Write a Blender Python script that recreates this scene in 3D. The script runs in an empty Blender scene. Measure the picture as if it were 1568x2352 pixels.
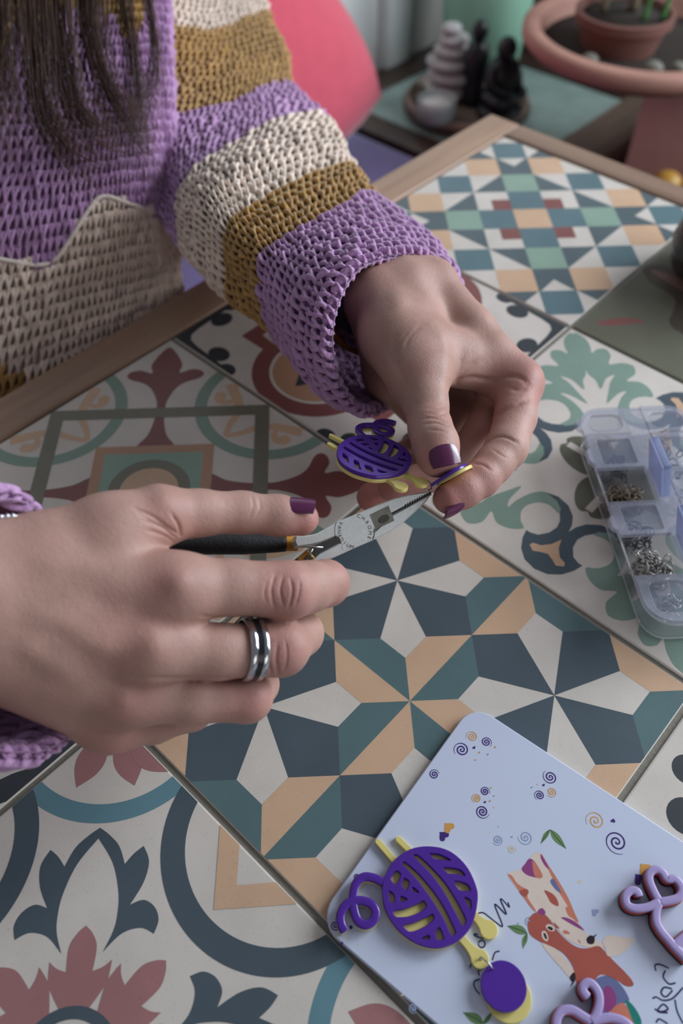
import bpy, bmesh, math, random
import numpy as np
from mathutils import Vector, Matrix, geometry

random.seed(7)
rng = np.random.default_rng(7)
scene = bpy.context.scene
COL = scene.collection

# ------------------------------------------------------------------ camera
# world: z = 0 is the tiled table top, x / y run along the tile rows (0.2 m tiles)
CAM_C = np.array([0.39574131, -0.05162119, 0.36180944])
CAM_R = np.array([[0.73561832, 0.67739184, -0.00244447],
                  [0.52388726, -0.5711992, -0.63188101],
                  [-0.42942732, 0.46354262, -0.77506156]])   # rows: right, down, forward
FPX = 1852.37
cam_d = bpy.data.cameras.new('camera')
cam = bpy.data.objects.new('camera', cam_d)
COL.objects.link(cam)
cam_d.sensor_fit = 'VERTICAL'
cam_d.sensor_height = 36.0
cam_d.sensor_width = 24.0
cam_d.lens = FPX / 2352 * 36.0
cam_d.clip_start = 0.01
cam_d.dof.use_dof = True
cam_d.dof.focus_distance = 0.372
cam_d.dof.aperture_fstop = 5.6
cam_d.dof.aperture_blades = 7
m = Matrix.Identity(4)
for i in range(3):
    m[i][0] = CAM_R[0][i]; m[i][1] = -CAM_R[1][i]; m[i][2] = -CAM_R[2][i]; m[i][3] = CAM_C[i]
cam.matrix_world = m
scene.camera = cam

# ------------------------------------------------------------------ world and light
world = bpy.data.worlds.new('world')
scene.world = world
world.use_nodes = True
bg = world.node_tree.nodes['Background']
bg.inputs[0].default_value = (0.80, 0.86, 1.0, 1)
bg.inputs[1].default_value = 0.18

def area_light(name, loc, target, sx, sy, power, color):
    d = bpy.data.lights.new(name, 'AREA')
    d.shape = 'RECTANGLE'; d.size = sx; d.size_y = sy; d.energy = power; d.color = color
    o = bpy.data.objects.new(name, d); COL.objects.link(o)
    o.location = loc
    o.rotation_euler = (Vector(target) - Vector(loc)).to_track_quat('-Z', 'Y').to_euler()
    return o
# balcony window beyond the table corner, to the upper right of the picture
area_light('window_daylight', (1.0, 1.22, 0.52), (0.2, 0.2, 0.02), 1.0, 0.9, 18.0, (0.86, 0.93, 1.0))
# added fill light with no visible source, brightening the corner behind the table
area_light('corner_fill', (0.85, 2.25, 0.95), (-0.5, 1.15, -0.2), 0.9, 1.1, 33.0, (0.86, 0.93, 1.0))
# extra low fill, not a real source, added to lift the sitter's front
area_light('front_fill', (1.75, -0.25, 0.42), (-0.15, 0.35, 0.1), 0.9, 0.6, 2.6, (1.0, 0.93, 0.86))

vs = scene.view_settings
scene.display_settings.display_device = 'sRGB'
vs.view_transform = 'Standard'
vs.look = 'None'
vs.exposure = 0.0
vs.gamma = 1.0
vs.use_curve_mapping = False

scene.cycles.max_bounces = 6
scene.cycles.diffuse_bounces = 3
scene.cycles.glossy_bounces = 3
scene.cycles.transmission_bounces = 4
scene.cycles.transparent_max_bounces = 16
scene.cycles.caustics_reflective = False
scene.cycles.caustics_refractive = False

# ------------------------------------------------------------------ helpers
def A(px, py, d):
    """world point on the sight line of photo pixel (px, py) at distance d along the optical axis"""
    px = np.asarray(px, float); py = np.asarray(py, float); d = np.asarray(d, float)
    c = np.stack([(px - 784) / FPX * d, (py - 1176) / FPX * d, d + 0 * px], -1)
    return CAM_C + c @ CAM_R

def AZ(px, py, z):
    r = np.array([(px - 784) / FPX, (py - 1176) / FPX, 1.0]) @ CAM_R
    return CAM_C + r * ((z - CAM_C[2]) / r[2])

def cam2w(P):
    return CAM_C + np.asarray(P) @ CAM_R

def lin(c):
    out = []
    for v in c:
        v = v / 255.0
        out.append(v / 12.92 if v <= 0.04045 else ((v + 0.055) / 1.055) ** 2.4)
    return out

MATS = {}
def mat(name, color=(200, 200, 200), rough=0.5, metal=0.0, var=0.06, scale=40.0, bump=0.0, bscale=200.0,
        coat=0.0, spec=0.5, trans=0.0, ior=1.45, alpha=1.0, attr=None, sss=0.0, speck=0.0, sheen=0.0):
    if name in MATS:
        return MATS[name]
    m = bpy.data.materials.new(name); m.use_nodes = True
    nt = m.node_tree; N = nt.nodes; L = nt.links
    b = N['Principled BSDF']
    b.inputs['Roughness'].default_value = rough
    b.inputs['Metallic'].default_value = metal
    b.inputs['Coat Weight'].default_value = coat
    b.inputs['Coat Roughness'].default_value = 0.08
    b.inputs['Specular IOR Level'].default_value = spec
    b.inputs['IOR'].default_value = ior
    b.inputs['Transmission Weight'].default_value = trans
    b.inputs['Alpha'].default_value = alpha
    if sheen:
        b.inputs['Sheen Weight'].default_value = sheen
        b.inputs['Sheen Roughness'].default_value = 0.5
    if sss:
        b.inputs['Subsurface Weight'].default_value = sss
        b.inputs['Subsurface Radius'].default_value = (1.0, 0.35, 0.2)
        b.inputs['Subsurface Scale'].default_value = 0.004
    c = lin(color) + [1]
    tc = N.new('ShaderNodeTexCoord')
    no = N.new('ShaderNodeTexNoise'); no.inputs['Scale'].default_value = scale; no.inputs['Detail'].default_value = 4
    L.new(tc.outputs['Object'], no.inputs['Vector'])
    hs = N.new('ShaderNodeHueSaturation')
    mr = N.new('ShaderNodeMapRange')
    mr.inputs['From Min'].default_value = 0.3; mr.inputs['From Max'].default_value = 0.7
    mr.inputs['To Min'].default_value = 1 - var; mr.inputs['To Max'].default_value = 1 + var
    L.new(no.outputs['Fac'], mr.inputs['Value'])
    L.new(mr.outputs['Result'], hs.inputs['Value'])
    if attr:
        at = N.new('ShaderNodeAttribute'); at.attribute_name = attr
        L.new(at.outputs['Color'], hs.inputs['Color'])
    else:
        hs.inputs['Color'].default_value = c
    out = hs.outputs['Color']
    if speck:
        n2 = N.new('ShaderNodeTexNoise'); n2.inputs['Scale'].default_value = 900; n2.inputs['Detail'].default_value = 1
        L.new(tc.outputs['Object'], n2.inputs['Vector'])
        r2 = N.new('ShaderNodeMapRange'); r2.inputs['From Min'].default_value = 0.66; r2.inputs['From Max'].default_value = 0.72
        r2.inputs['To Max'].default_value = speck
        L.new(n2.outputs['Fac'], r2.inputs['Value'])
        mx = N.new('ShaderNodeMix'); mx.data_type = 'RGBA'
        L.new(r2.outputs['Result'], mx.inputs['Factor']); L.new(out, mx.inputs['A'])
        mx.inputs['B'].default_value = (c[0] * 0.3, c[1] * 0.3, c[2] * 0.3, 1)
        out = mx.outputs['Result']
    L.new(out, b.inputs['Base Color'])
    if bump:
        nb = N.new('ShaderNodeTexNoise'); nb.inputs['Scale'].default_value = bscale; nb.inputs['Detail'].default_value = 3
        L.new(tc.outputs['Object'], nb.inputs['Vector'])
        bp = N.new('ShaderNodeBump'); bp.inputs['Strength'].default_value = bump; bp.inputs['Distance'].default_value = 0.001
        L.new(nb.outputs['Fac'], bp.inputs['Height']); L.new(bp.outputs['Normal'], b.inputs['Normal'])
    MATS[name] = m
    return m

def wood(name, c1, c2, axis=1, rough=0.45, scale=14.0):
    if name in MATS:
        return MATS[name]
    m = bpy.data.materials.new(name); m.use_nodes = True
    N = m.node_tree.nodes; L = m.node_tree.links; b = N['Principled BSDF']
    b.inputs['Roughness'].default_value = rough
    tc = N.new('ShaderNodeTexCoord'); mp = N.new('ShaderNodeMapping')
    s = [scale * 6] * 3; s[axis] = scale * 0.35
    mp.inputs['Scale'].default_value = s
    L.new(tc.outputs['Object'], mp.inputs['Vector'])
    no = N.new('ShaderNodeTexNoise'); no.inputs['Scale'].default_value = 1.0; no.inputs['Detail'].default_value = 6
    no.inputs['Distortion'].default_value = 0.6
    L.new(mp.outputs['Vector'], no.inputs['Vector'])
    cr = N.new('ShaderNodeValToRGB')
    cr.color_ramp.elements[0].position = 0.3; cr.color_ramp.elements[1].position = 0.72
    cr.color_ramp.elements[0].color = lin(c1) + [1]; cr.color_ramp.elements[1].color = lin(c2) + [1]
    L.new(no.outputs['Fac'], cr.inputs['Fac']); L.new(cr.outputs['Color'], b.inputs['Base Color'])
    bp = N.new('ShaderNodeBump'); bp.inputs['Strength'].default_value = 0.18; bp.inputs['Distance'].default_value = 0.0005
    L.new(no.outputs['Fac'], bp.inputs['Height']); L.new(bp.outputs['Normal'], b.inputs['Normal'])
    MATS[name] = m
    return m

def thing(name, label, cat, loc=(0, 0, 0), group=None):
    o = bpy.data.objects.new(name, None); COL.objects.link(o)
    o.empty_display_size = 0.01
    o.location = loc
    o['label'] = label; o['category'] = cat
    if group: o['group'] = group
    return o

def tag(o, label=None, cat=None, group=None, kind=None):
    if label: o['label'] = label
    if cat: o['category'] = cat
    if group: o['group'] = group
    if kind: o['kind'] = kind
    return o

def wloc(o):
    p = np.zeros(3)
    while o is not None:
        p += np.array(o.location); o = o.parent
    return p

def obj(name, verts, faces, mats, parent=None, loc=None, smooth=True, mi=None, colors=None, sharp=None):
    """one mesh object; verts are world coordinates, stored relative to loc or the parent's origin"""
    verts = np.asarray(verts, float)
    if parent is not None:
        origin = wloc(parent)
        rel = np.zeros(3) if loc is None else np.asarray(loc, float) - origin
        base = origin + rel
    else:
        base = np.zeros(3) if loc is None else np.asarray(loc, float)
        rel = base
    me = bpy.data.meshes.new(name)
    if isinstance(faces, np.ndarray):
        nf, k_ = faces.shape
        me.vertices.add(len(verts)); me.vertices.foreach_set('co', (verts - base).astype(np.float32).ravel())
        me.loops.add(nf * k_); me.loops.foreach_set('vertex_index', faces.astype(np.int32).ravel())
        me.polygons.add(nf); me.polygons.foreach_set('loop_start', np.arange(0, nf * k_, k_, dtype=np.int32))
        me.update(calc_edges=True)
    else:
        me.from_pydata((verts - base).tolist(), [], [list(map(int, f)) for f in faces])
    if not isinstance(mats, (list, tuple)): mats = [mats]
    for m_ in mats: me.materials.append(m_)
    if mi is not None: me.polygons.foreach_set('material_index', np.asarray(mi, np.int32))
    if smooth: me.polygons.foreach_set('use_smooth', np.ones(len(me.polygons), bool))
    if colors is not None:
        ca = me.color_attributes.new('Col', 'FLOAT_COLOR', 'POINT')
        c4 = np.ones((len(verts), 4)); c4[:, :3] = colors
        ca.data.foreach_set('color', c4.ravel())
    me.update()
    o = bpy.data.objects.new(name, me); COL.objects.link(o)
    o.location = rel
    if parent is not None: o.parent = parent
    if sharp is not None and smooth:
        try: me.set_sharp_from_angle(angle=math.radians(sharp))
        except Exception: pass
    return o

def merge(parts):
    """parts: list of (verts, faces) -> one (verts, faces)"""
    V = []; F = []; n = 0
    for v, f in parts:
        v = np.asarray(v, float); V.append(v)
        F += [[i + n for i in q] for q in f]; n += len(v)
    return np.concatenate(V), F

def box(x0, x1, y0, y1, z0, z1, bev=0.0, R=None, T=None):
    if bev <= 0:
        v = np.array([(x, y, z) for z in (z0, z1) for y in (y0, y1) for x in (x0, x1)], float)
        f = [(0, 2, 3, 1), (4, 5, 7, 6), (0, 1, 5, 4), (1, 3, 7, 5), (3, 2, 6, 7), (2, 0, 4, 6)]
    else:
        bm = bmesh.new(); bmesh.ops.create_cube(bm, size=1.0)
        for q in bm.verts:
            q.co = Vector(((x0 + x1) / 2 + q.co.x * (x1 - x0), (y0 + y1) / 2 + q.co.y * (y1 - y0), (z0 + z1) / 2 + q.co.z * (z1 - z0)))
        bmesh.ops.bevel(bm, geom=bm.edges[:], offset=bev, segments=2, profile=0.6, affect='EDGES')
        bm.verts.ensure_lookup_table()
        v = np.array([q.co[:] for q in bm.verts]); f = [[q.index for q in fc.verts] for fc in bm.faces]; bm.free()
    if R is not None: v = v @ np.asarray(R).T
    if T is not None: v = v + np.asarray(T)
    return v, f

def catmull(P, n=8, closed=False):
    P = np.asarray(P, float); N = len(P); out = []
    rngi = range(N) if closed else range(N - 1)
    for i in rngi:
        if closed: p0, p1, p2, p3 = P[(i - 1) % N], P[i], P[(i + 1) % N], P[(i + 2) % N]
        else: p0, p1, p2, p3 = P[max(i - 1, 0)], P[i], P[i + 1], P[min(i + 2, N - 1)]
        for k in range(n):
            t = k / n
            out.append(0.5 * ((2 * p1) + (-p0 + p2) * t + (2 * p0 - 5 * p1 + 4 * p2 - p3) * t * t + (-p0 + 3 * p1 - 3 * p2 + p3) * t ** 3))
    if not closed: out.append(P[-1])
    return np.array(out)

def tube(path, r, sides=8, closed=False, caps=True, flat=None):
    """sweep a circle of radius r (scalar or per point) along a path"""
    P = np.asarray(path, float); n = len(P)
    r = np.broadcast_to(np.asarray(r, float), (n,))
    T = np.roll(P, -1, 0) - np.roll(P, 1, 0) if closed else np.gradient(P, axis=0)
    T = T / np.maximum(np.linalg.norm(T, axis=1, keepdims=True), 1e-12)
    up = np.array([0, 0, 1.0]) if abs(T[0][2]) < 0.9 else np.array([1.0, 0, 0])
    nrm = np.cross(T[0], up); nrm /= np.linalg.norm(nrm)
    Ns = [nrm]
    for i in range(1, n):
        q = Ns[-1] - T[i] * np.dot(Ns[-1], T[i]); Ns.append(q / max(np.linalg.norm(q), 1e-12))
    Ns = np.array(Ns); B = np.cross(T, Ns)
    a = np.arange(sides) * 2 * math.pi / sides
    V = P[:, None, :] + r[:, None, None] * (np.cos(a)[None, :, None] * Ns[:, None, :] + np.sin(a)[None, :, None] * B[:, None, :])
    V = V.reshape(-1, 3); F = []
    for i in range(n if closed else n - 1):
        j = (i + 1) % n
        for k in range(sides):
            l = (k + 1) % sides
            F.append((i * sides + k, i * sides + l, j * sides + l, j * sides + k))
    if caps and not closed:
        F.append(tuple(range(sides))[::-1]); F.append(tuple((n - 1) * sides + k for k in range(sides)))
    return V, F

def lathe(prof, n=48, center=(0, 0, 0), axis=None, closed=False):
    """prof: list of (radius, height)"""
    prof = np.asarray(prof, float); a = np.arange(n) * 2 * math.pi / n
    V = np.stack([prof[:, 0][:, None] * np.cos(a), prof[:, 0][:, None] * np.sin(a), prof[:, 1][:, None] + 0 * a], -1).reshape(-1, 3)
    F = []
    m_ = len(prof)
    for i in range(m_ if closed else m_ - 1):
        j = (i + 1) % m_
        for k in range(n):
            l = (k + 1) % n
            F.append((i * n + k, i * n + l, j * n + l, j * n + k))
    if axis is not None: V = V @ np.asarray(axis)      # rows of axis: images of local x, y, z
    return V + np.asarray(center), F

def frame(zdir, xhint=(1, 0, 0)):
    z = np.asarray(zdir, float); z = z / np.linalg.norm(z)
    x = np.asarray(xhint, float); x = x - z * (x @ z); x /= np.linalg.norm(x)
    return np.array([x, np.cross(z, x), z])

def tri2d(loops):
    """triangulate a 2-D outline with holes -> (pts, tris)"""
    vecs = [[Vector((p[0], p[1], 0)) for p in lp] for lp in loops]
    t = geometry.tessellate_polygon(vecs)
    pts = np.concatenate([np.asarray(lp, float) for lp in loops])
    return pts, [tuple(q) for q in t]

def sarea(lp):
    lp = np.asarray(lp); x, y = lp[:, 0], lp[:, 1]
    return 0.5 * np.sum(x * np.roll(y, -1) - np.roll(x, -1) * y)

def plate(loops, z0, z1, bev=0.0):
    """extruded flat shape: outer loop first, then holes (2-D); returns verts, faces"""
    loops = [np.asarray(l, float) for l in loops]
    loops = [l if (sarea(l) > 0) == (i == 0) else l[::-1] for i, l in enumerate(loops)]
    def inset(l, d):
        e1 = l - np.roll(l, 1, 0); e2 = np.roll(l, -1, 0) - l
        n1 = np.stack([-e1[:, 1], e1[:, 0]], 1); n2 = np.stack([-e2[:, 1], e2[:, 0]], 1)
        n1 /= np.maximum(np.linalg.norm(n1, axis=1, keepdims=True), 1e-9); n2 /= np.maximum(np.linalg.norm(n2, axis=1, keepdims=True), 1e-9)
        q = n1 + n2; q /= np.maximum(np.linalg.norm(q, axis=1, keepdims=True), 1e-9)
        return l + q * d
    tops = [inset(l, bev) for l in loops] if bev else loops
    pts, tr = tri2d(tops)
    n = len(pts); base = np.concatenate(loops)
    V = [np.c_[pts, np.full(n, z1)]]; F = []
    for t in tr:
        a, b, c = (pts[i] for i in t)
        cr = (b[0] - a[0]) * (c[1] - a[1]) - (b[1] - a[1]) * (c[0] - a[0])
        F.append(t if cr > 0 else t[::-1])
    nt_ = len(F)
    levels = [n]
    if bev:
        V.append(np.c_[base, np.full(n, z1 - bev)])
    V.append(np.c_[base, np.full(n, z0)])
    k = len(V) - 1
    s = 0
    for l in loops:
        m_ = len(l)
        for i in range(m_):
            j = (i + 1) % m_
            for q in range(k):
                F.append((q * n + s + i, (q + 1) * n + s + i, (q + 1) * n + s + j, q * n + s + j))
        s += m_
    F += [tuple(k * n + i for i in t)[::-1] for t in F[:nt_]]
    return np.concatenate(V), F

def circ(cx, cy, r, n=32, a0=0, a1=360, ry=None):
    full = abs(a1 - a0) >= 359.9
    a = np.radians(np.linspace(a0, a1, n, endpoint=not full))
    return np.stack([cx + r * np.cos(a), cy + (ry or r) * np.sin(a)], 1)

def bandpoly(cx, cy, r0, r1, a0, a1, n=32):
    return np.concatenate([circ(cx, cy, r1, n, a0, a1), circ(cx, cy, r0, n, a0, a1)[::-1]])

def stroke(path, w):
    """flat ribbon outline along a 2-D path; w scalar or per point half width"""
    P = np.asarray(path, float); T = np.gradient(P, axis=0); T /= np.maximum(np.linalg.norm(T, axis=1, keepdims=True), 1e-12)
    Nn = np.stack([-T[:, 1], T[:, 0]], 1); w = np.broadcast_to(np.asarray(w, float), (len(P),))[:, None]
    return P + Nn * w, P - Nn * w
# ------------------------------------------------------------------ room shell
FLOOR_Z = -0.75
floor_m = wood('floor_wood', (62, 48, 40), (92, 74, 62), axis=0, rough=0.55, scale=4)
wall_m = mat('wall_paint', (196, 194, 188), 0.85, var=0.03, scale=3, bump=0.1, bscale=60)
v, f = box(-2.4, 3.2, -2.6, 3.4, FLOOR_Z - 0.05, FLOOR_Z)
tag(obj('floor', v, f, floor_m, smooth=False), kind='structure')

# ------------------------------------------------------------------ tiled table
PAL = dict(cream=(216, 208, 199), navy=(80, 93, 102), slate=(90, 104, 110), teal=(92, 118, 121), sea=(104, 142, 153), orange=(214, 178, 147),
           mint=(144, 170, 154), sage=(134, 158, 145), wine=(136, 84, 82), pink=(168, 119, 118), olive=(124, 121, 107), ink=(62, 67, 72),
           square=(96, 122, 130), moss=(106, 106, 91), umber=(82, 74, 66), rose=(132, 102, 94), tan=(186, 144, 117))
TM = {k: mat('glaze_' + k, c, 0.36, var=0.07, scale=30, speck=0.22, bump=0.04, bscale=300) for k, c in PAL.items()}
TS = 0.2
GAP = 0.0075     # half a joint, in tile units
BEV = 0.0045

def clip_tri(t, lo, hi):
    poly = [np.asarray(p) for p in t]
    for ax in (0, 1):
        for sgn, lim in ((1, lo), (-1, hi)):
            out = []
            for i in range(len(poly)):
                a, b = poly[i], poly[(i + 1) % len(poly)]
                da, db = sgn * (a[ax] - lim), sgn * (b[ax] - lim)
                if da >= 0: out.append(a)
                if (da >= 0) != (db >= 0): out.append(a + (b - a) * (da / (da - db)))
            poly = out
            if not poly: return []
    return poly

class Tile:
    def __init__(s, ground):
        s.ground = ground; s.sh = []
    def add(s, loops, col, layer=1, sym='1'):
        """loops: outline or [outline, holes..] in tile units; sym: '1', 'r4' four turns, 'd8' turns and mirrors, 'm' mirror about u = 0.5 with four turns"""
        if np.ndim(loops[0]) == 1: loops = [loops]
        loops = [np.asarray(l, float) for l in loops]
        outs = [loops]
        if sym == 'd8': outs += [[l[:, ::-1] for l in loops]]
        if sym == 'm8': outs += [[np.c_[1 - l[:, 0], l[:, 1]] for l in loops]]
        if sym in ('r4', 'd8', 'm8'):
            res = []
            for ls in outs:
                for k in range(4):
                    c, sn = [(1, 0), (0, 1), (-1, 0), (0, -1)][k]
                    res.append([np.c_[0.5 + c * (l[:, 0] - .5) - sn * (l[:, 1] - .5), 0.5 + sn * (l[:, 0] - .5) + c * (l[:, 1] - .5)] for l in ls])
            outs = res
        for ls in outs: s.sh.append((ls, col, layer))
        return s
    def build(s, name):
        cols = [s.ground]; V = []; F = []; MI = []
        b, bf = box(GAP, 1 - GAP, GAP, 1 - GAP, -0.05, 0, bev=BEV)
        V.append(b * TS); F += bf; MI += [0] * len(bf); n = len(b)
        lo, hi = GAP + BEV * 0.55, 1 - GAP - BEV * 0.55
        for q_, (ls, col, layer) in enumerate(s.sh):
            if col not in cols: cols.append(col)
            ci = cols.index(col)
            pts, tr = tri2d(ls)
            for t in tr:
                p = clip_tri([pts[i] for i in t], lo, hi)
                if len(p) < 3: continue
                p = np.array(p)
                if sarea(p) < 0: p = p[::-1]
                if abs(sarea(p)) < 1e-9: continue
                V.append(np.c_[p * TS, np.full(len(p), 0.00004 * layer + 0.0000025 * (q_ % 16))])
                F.append(list(range(n, n + len(p)))); MI.append(ci); n += len(p)
        V = np.concatenate(V)
        me = bpy.data.meshes.new(name); me.from_pydata(V.tolist(), [], F)
        for c in cols: me.materials.append(TM[c])
        me.polygons.foreach_set('material_index', np.array(MI, np.int32)); me.update()
        return me

def dg(a, b):            # point on the diagonal frame of corner (0,1): a away from the corner, b across
    return ((a + b) / math.sqrt(2), 1 - (a - b) / math.sqrt(2))
def cg(a, b):            # diagonal frame of the tile centre, a towards corner (0,1)
    return (0.5 + (-a + b) / math.sqrt(2), 0.5 + (a + b) / math.sqrt(2))
def mirror(pts):         # outline from half profile (a, b>=0) list
    return [(a, -b) for a, b in pts] + [(a, b) for a, b in pts[::-1] if b > 1e-6]
def sm(p, n=5):
    return catmull(p, n, True)

# tile with overlapping rings, lily crosses and a square medallion
tA = Tile('cream')
ring = lambda r0, r1, cx, cy, a0, a1: bandpoly(cx, cy, r0, r1, a0, a1, 40)
fle = mirror([(0.052, 0.0), (0.09, 0.03), (0.145, 0.052), (0.185, 0.046), (0.17, 0.085), (0.178, 0.118), (0.198, 0.128), (0.217, 0.112), (0.235, 0.07), (0.265, 0.04), (0.32, 0.018), (0.36, 0.014), (0.42, 0.017), (0.48, 0.03), (0.535, 0.055)])
tA.add(sm([dg(a, b) for a, b in fle], 4), 'wine', 1, 'r4')
tA.add(ring(0.205, 0.245, 0, 0.5, -90, 90), 'sage', 2, 'r4')
dia = lambda h: [(0.5 - h, 0.5), (0.5, 0.5 - h), (0.5 + h, 0.5), (0.5, 0.5 + h)]
tA.add([dia(0.497), dia(0.433)], 'olive', 3)
tA.add([dia(0.258), dia(0.212)], 'tan', 4)
tA.add(dia(0.212), 'mint', 5)
tA.add(circ(0.5, 0.5, 0.122, 40), 'olive', 6); tA.add(circ(0.5, 0.5, 0.087, 40), 'orange', 7)
cv = catmull([(0.197, 0.5), (0.15, 0.528), (0.10, 0.548), (0.062, 0.585), (0.04, 0.63), (0.02, 0.665)], 6)
l, r = stroke(cv, np.linspace(0.008, 0.02, len(cv)))
tA.add(np.concatenate([l, r[::-1]]), 'orange', 1, 'm8' if False else 'r4')
tA.add(np.concatenate([l, r[::-1]]) * [1, -1] + [0, 1], 'orange', 1, 'r4')
cv = catmull([(0.06, 0.60), (0.085, 0.607), (0.098, 0.627), (0.092, 0.647)], 6)
l, r = stroke(cv, np.linspace(0.006, 0.017, len(cv)))
tA.add(np.concatenate([l, r[::-1]]), 'orange', 1, 'r4'); tA.add(np.concatenate([l, r[::-1]]) * [1, -1] + [0, 1], 'orange', 1, 'r4')
tA.add(circ(0.083, 0.648, 0.02, 20), 'orange', 1, 'r4'); tA.add(circ(0.083, 0.352, 0.02, 20), 'orange', 1, 'r4')

# tile with a barbed quatrefoil
def barbed(sq, r, c):
    q = []
    for k in range(4):
        cc = [(0.5, c), (1 - c, 0.5), (0.5, 1 - c), (c, 0.5)][k]
        dn = -90 + 90 * k
        h = 0.5 - sq
        x = math.degrees(math.acos(min(1, (c - sq) / r))) if c > sq else 90 + math.degrees(math.asin((sq - c) / r))
        if c <= sq: x = 90 - math.degrees(math.asin((sq - c) / r))
        arc = circ(cc[0], cc[1], r, 24, dn - x, dn + x)
        q.append(arc)
        q.append(np.array([[(1 - sq, sq), (1 - sq, 1 - sq), (sq, 1 - sq), (sq, sq)][k]]))
    return np.concatenate(q)
tB = Tile('cream')
tB.add(barbed(0.175, 0.222, 0.222), 'wine', 1)
tB.add(barbed(0.228, 0.163, 0.222), 'cream', 2)
tB.add(barbed(0.24, 0.152, 0.222), 'tan', 3)
tB.add([(0.5, 0.115), (0.535, 0.17), (0.465, 0.17)], 'ink', 4, 'r4')
tB.add([dia(0.2)], 'wine', 4); tB.add([dia(0.15)], 'cream', 5); tB.add(circ(.5, .5, .06), 'ink', 6)
tB.add([(0, 0), (0.3, 0), (0.27, 0.022), (0.1, 0.032), (0.06, 0.04), (0.04, 0.06), (0.032, 0.1), (0.022, 0.27), (0, 0.3)], 'ink', 1, 'r4')
tB.add(circ(0.055, 0.19, 0.034, 20, ry=0.042), 'ink', 2, 'r4'); tB.add(circ(0.19, 0.055, 0.042, 20, ry=0.034), 'ink', 2, 'r4')
tB.add(circ(0.018, 0.27, 0.028, 20, ry=0.034), 'ink', 2, 'r4'); tB.add(circ(0.27, 0.018, 0.034, 20, ry=0.028), 'ink', 2, 'r4')

# tile with a turned grid of squares and triangles
tC = Tile('cream')
for a in range(-5, 6):
    for b in range(-5, 6):
        if abs(a) + abs(b) > 6: continue
        cx, cy = 0.5 + 0.1 * (a - b), 0.5 + 0.1 * (a + b)
        if not (-0.05 < cx < 1.05 and -0.05 < cy < 1.05): continue
        def P(x, y): return (cx + 0.1 * (x - y), cy + 0.1 * (x + y))     # x right, y up in cell units (-.5...5)
        sq = [P(-.5, -.5), P(.5, -.5), P(.5, .5), P(-.5, .5)]
        A_, B_ = abs(a), abs(b); sx = 1 if a >= 0 else -1; sy = 1 if b >= 0 else -1
        key = tuple(sorted((A_, B_)))
        if key == (0, 0): tC.add(sq, 'orange')
        elif key == (0, 1): tC.add(sq, 'square')
        elif key == (0, 2): tC.add(sq, 'mint')
        elif key == (0, 4) or key == (2, 2): tC.add(sq, 'square')
        elif key == (1, 3): tC.add(sq, 'orange')
        elif key == (0, 3):
            tC.add(sq, 'slate')
            if B_ == 3: tC.add([P(-.45, .5 * sy), P(.45, .5 * sy), P(0, 0.0)], 'cream', 2)
            else: tC.add([P(.5 * sx, -.45), P(.5 * sx, .45), P(0, 0)], 'cream', 2)
        elif key == (1, 1): tC.add([P(-.5 * sx, -.5 * sy), P(.05 * sx, -.5 * sy), P(.05 * sx, .05 * sy), P(-.5 * sx, .05 * sy)], 'wine')
        elif key == (1, 2): tC.add([P(-.5 * sx, -.5 * sy), P(.5 * sx, -.5 * sy), P(-.5 * sx, .5 * sy)], 'slate')
        elif key == (1, 4): tC.add([P(-.5 * sx, -.5 * sy), P(.5 * sx, -.5 * sy), P(.5 * sx, .5 * sy)] if B_ == 4 else [P(-.5 * sx, -.5 * sy), P(-.5 * sx, .5 * sy), P(.5 * sx, .5 * sy)], 'slate')

# tile with leafy corner palms and curled scrolls
tD = Tile('cream')
palm = [(.030, .030), (.07, .02), (.108, .045), (.133, .074), (.135, .045), (.157, .024), (.188, .042), (.207, .085), (.236, .050), (.272, .038), (.298, .07), (.294, .119),
        (.33, .095), (.37, .103), (.398, .13), (.376, .148), (.358, .177), (.357, .207), (.375, .238), (.404, .252), (.443, .244), (.43, .268), (.40, .287), (.365, .285), (.34, .255), (.324, .205), (.32, .165),
        (.306, .195), (.303, .258), (.278, .207), (.257, .158), (.25, .12), (.238, .155), (.252, .213), (.215, .185), (.165, .165)]
def soft(p, n=3, amount=0.55):      # round an outline a little, ends of notches kept
    p = np.asarray(p, float); q = catmull(p, n, True)
    lin_ = np.concatenate([[p[i] + (p[(i + 1) % len(p)] - p[i]) * k / n for k in range(n)] for i in range(len(p))])
    return q * amount + lin_ * (1 - amount)
tD.add(soft(palm, 4, 0.9), 'sage', 1, 'd8')
curl = [(.372, .287), (.406, .297), (.446, .288), (.478, .262), (.494, .232), (.5, .205), (.5, .033), (.463, .042), (.434, .067), (.416, .1), (.408, .13), (.421, .13), (.442, .138), (.461, .166), (.467, .198), (.459, .225), (.445, .244), (.437, .262), (.413, .28)]
tD.add(np.array(curl), 'navy', 2, 'm8')
orn = [(.5, .168), (.489, .137), (.469, .112), (.448, .105), (.444, .093), (.462, .081), (.481, .092), (.5, .1)]
tD.add(np.array(orn), 'orange', 3, 'm8')
pet = mirror([(0.0, 0.03), (0.05, 0.06), (0.1, 0.078), (0.15, 0.07), (0.19, 0.045), (0.205, 0.018), (0.195, 0.0)])
tD.add(sm([(0.5 + b, 0.5 - a) for a, b in pet], 5), 'moss', 1, 'r4')
tD.add([(0.488, 0.31), (0.512, 0.31), (0.512, 0.375), (0.488, 0.375)], 'cream', 2, 'r4')
tD.add(circ(0.5, 0.5, 0.05), 'moss', 3)

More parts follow.
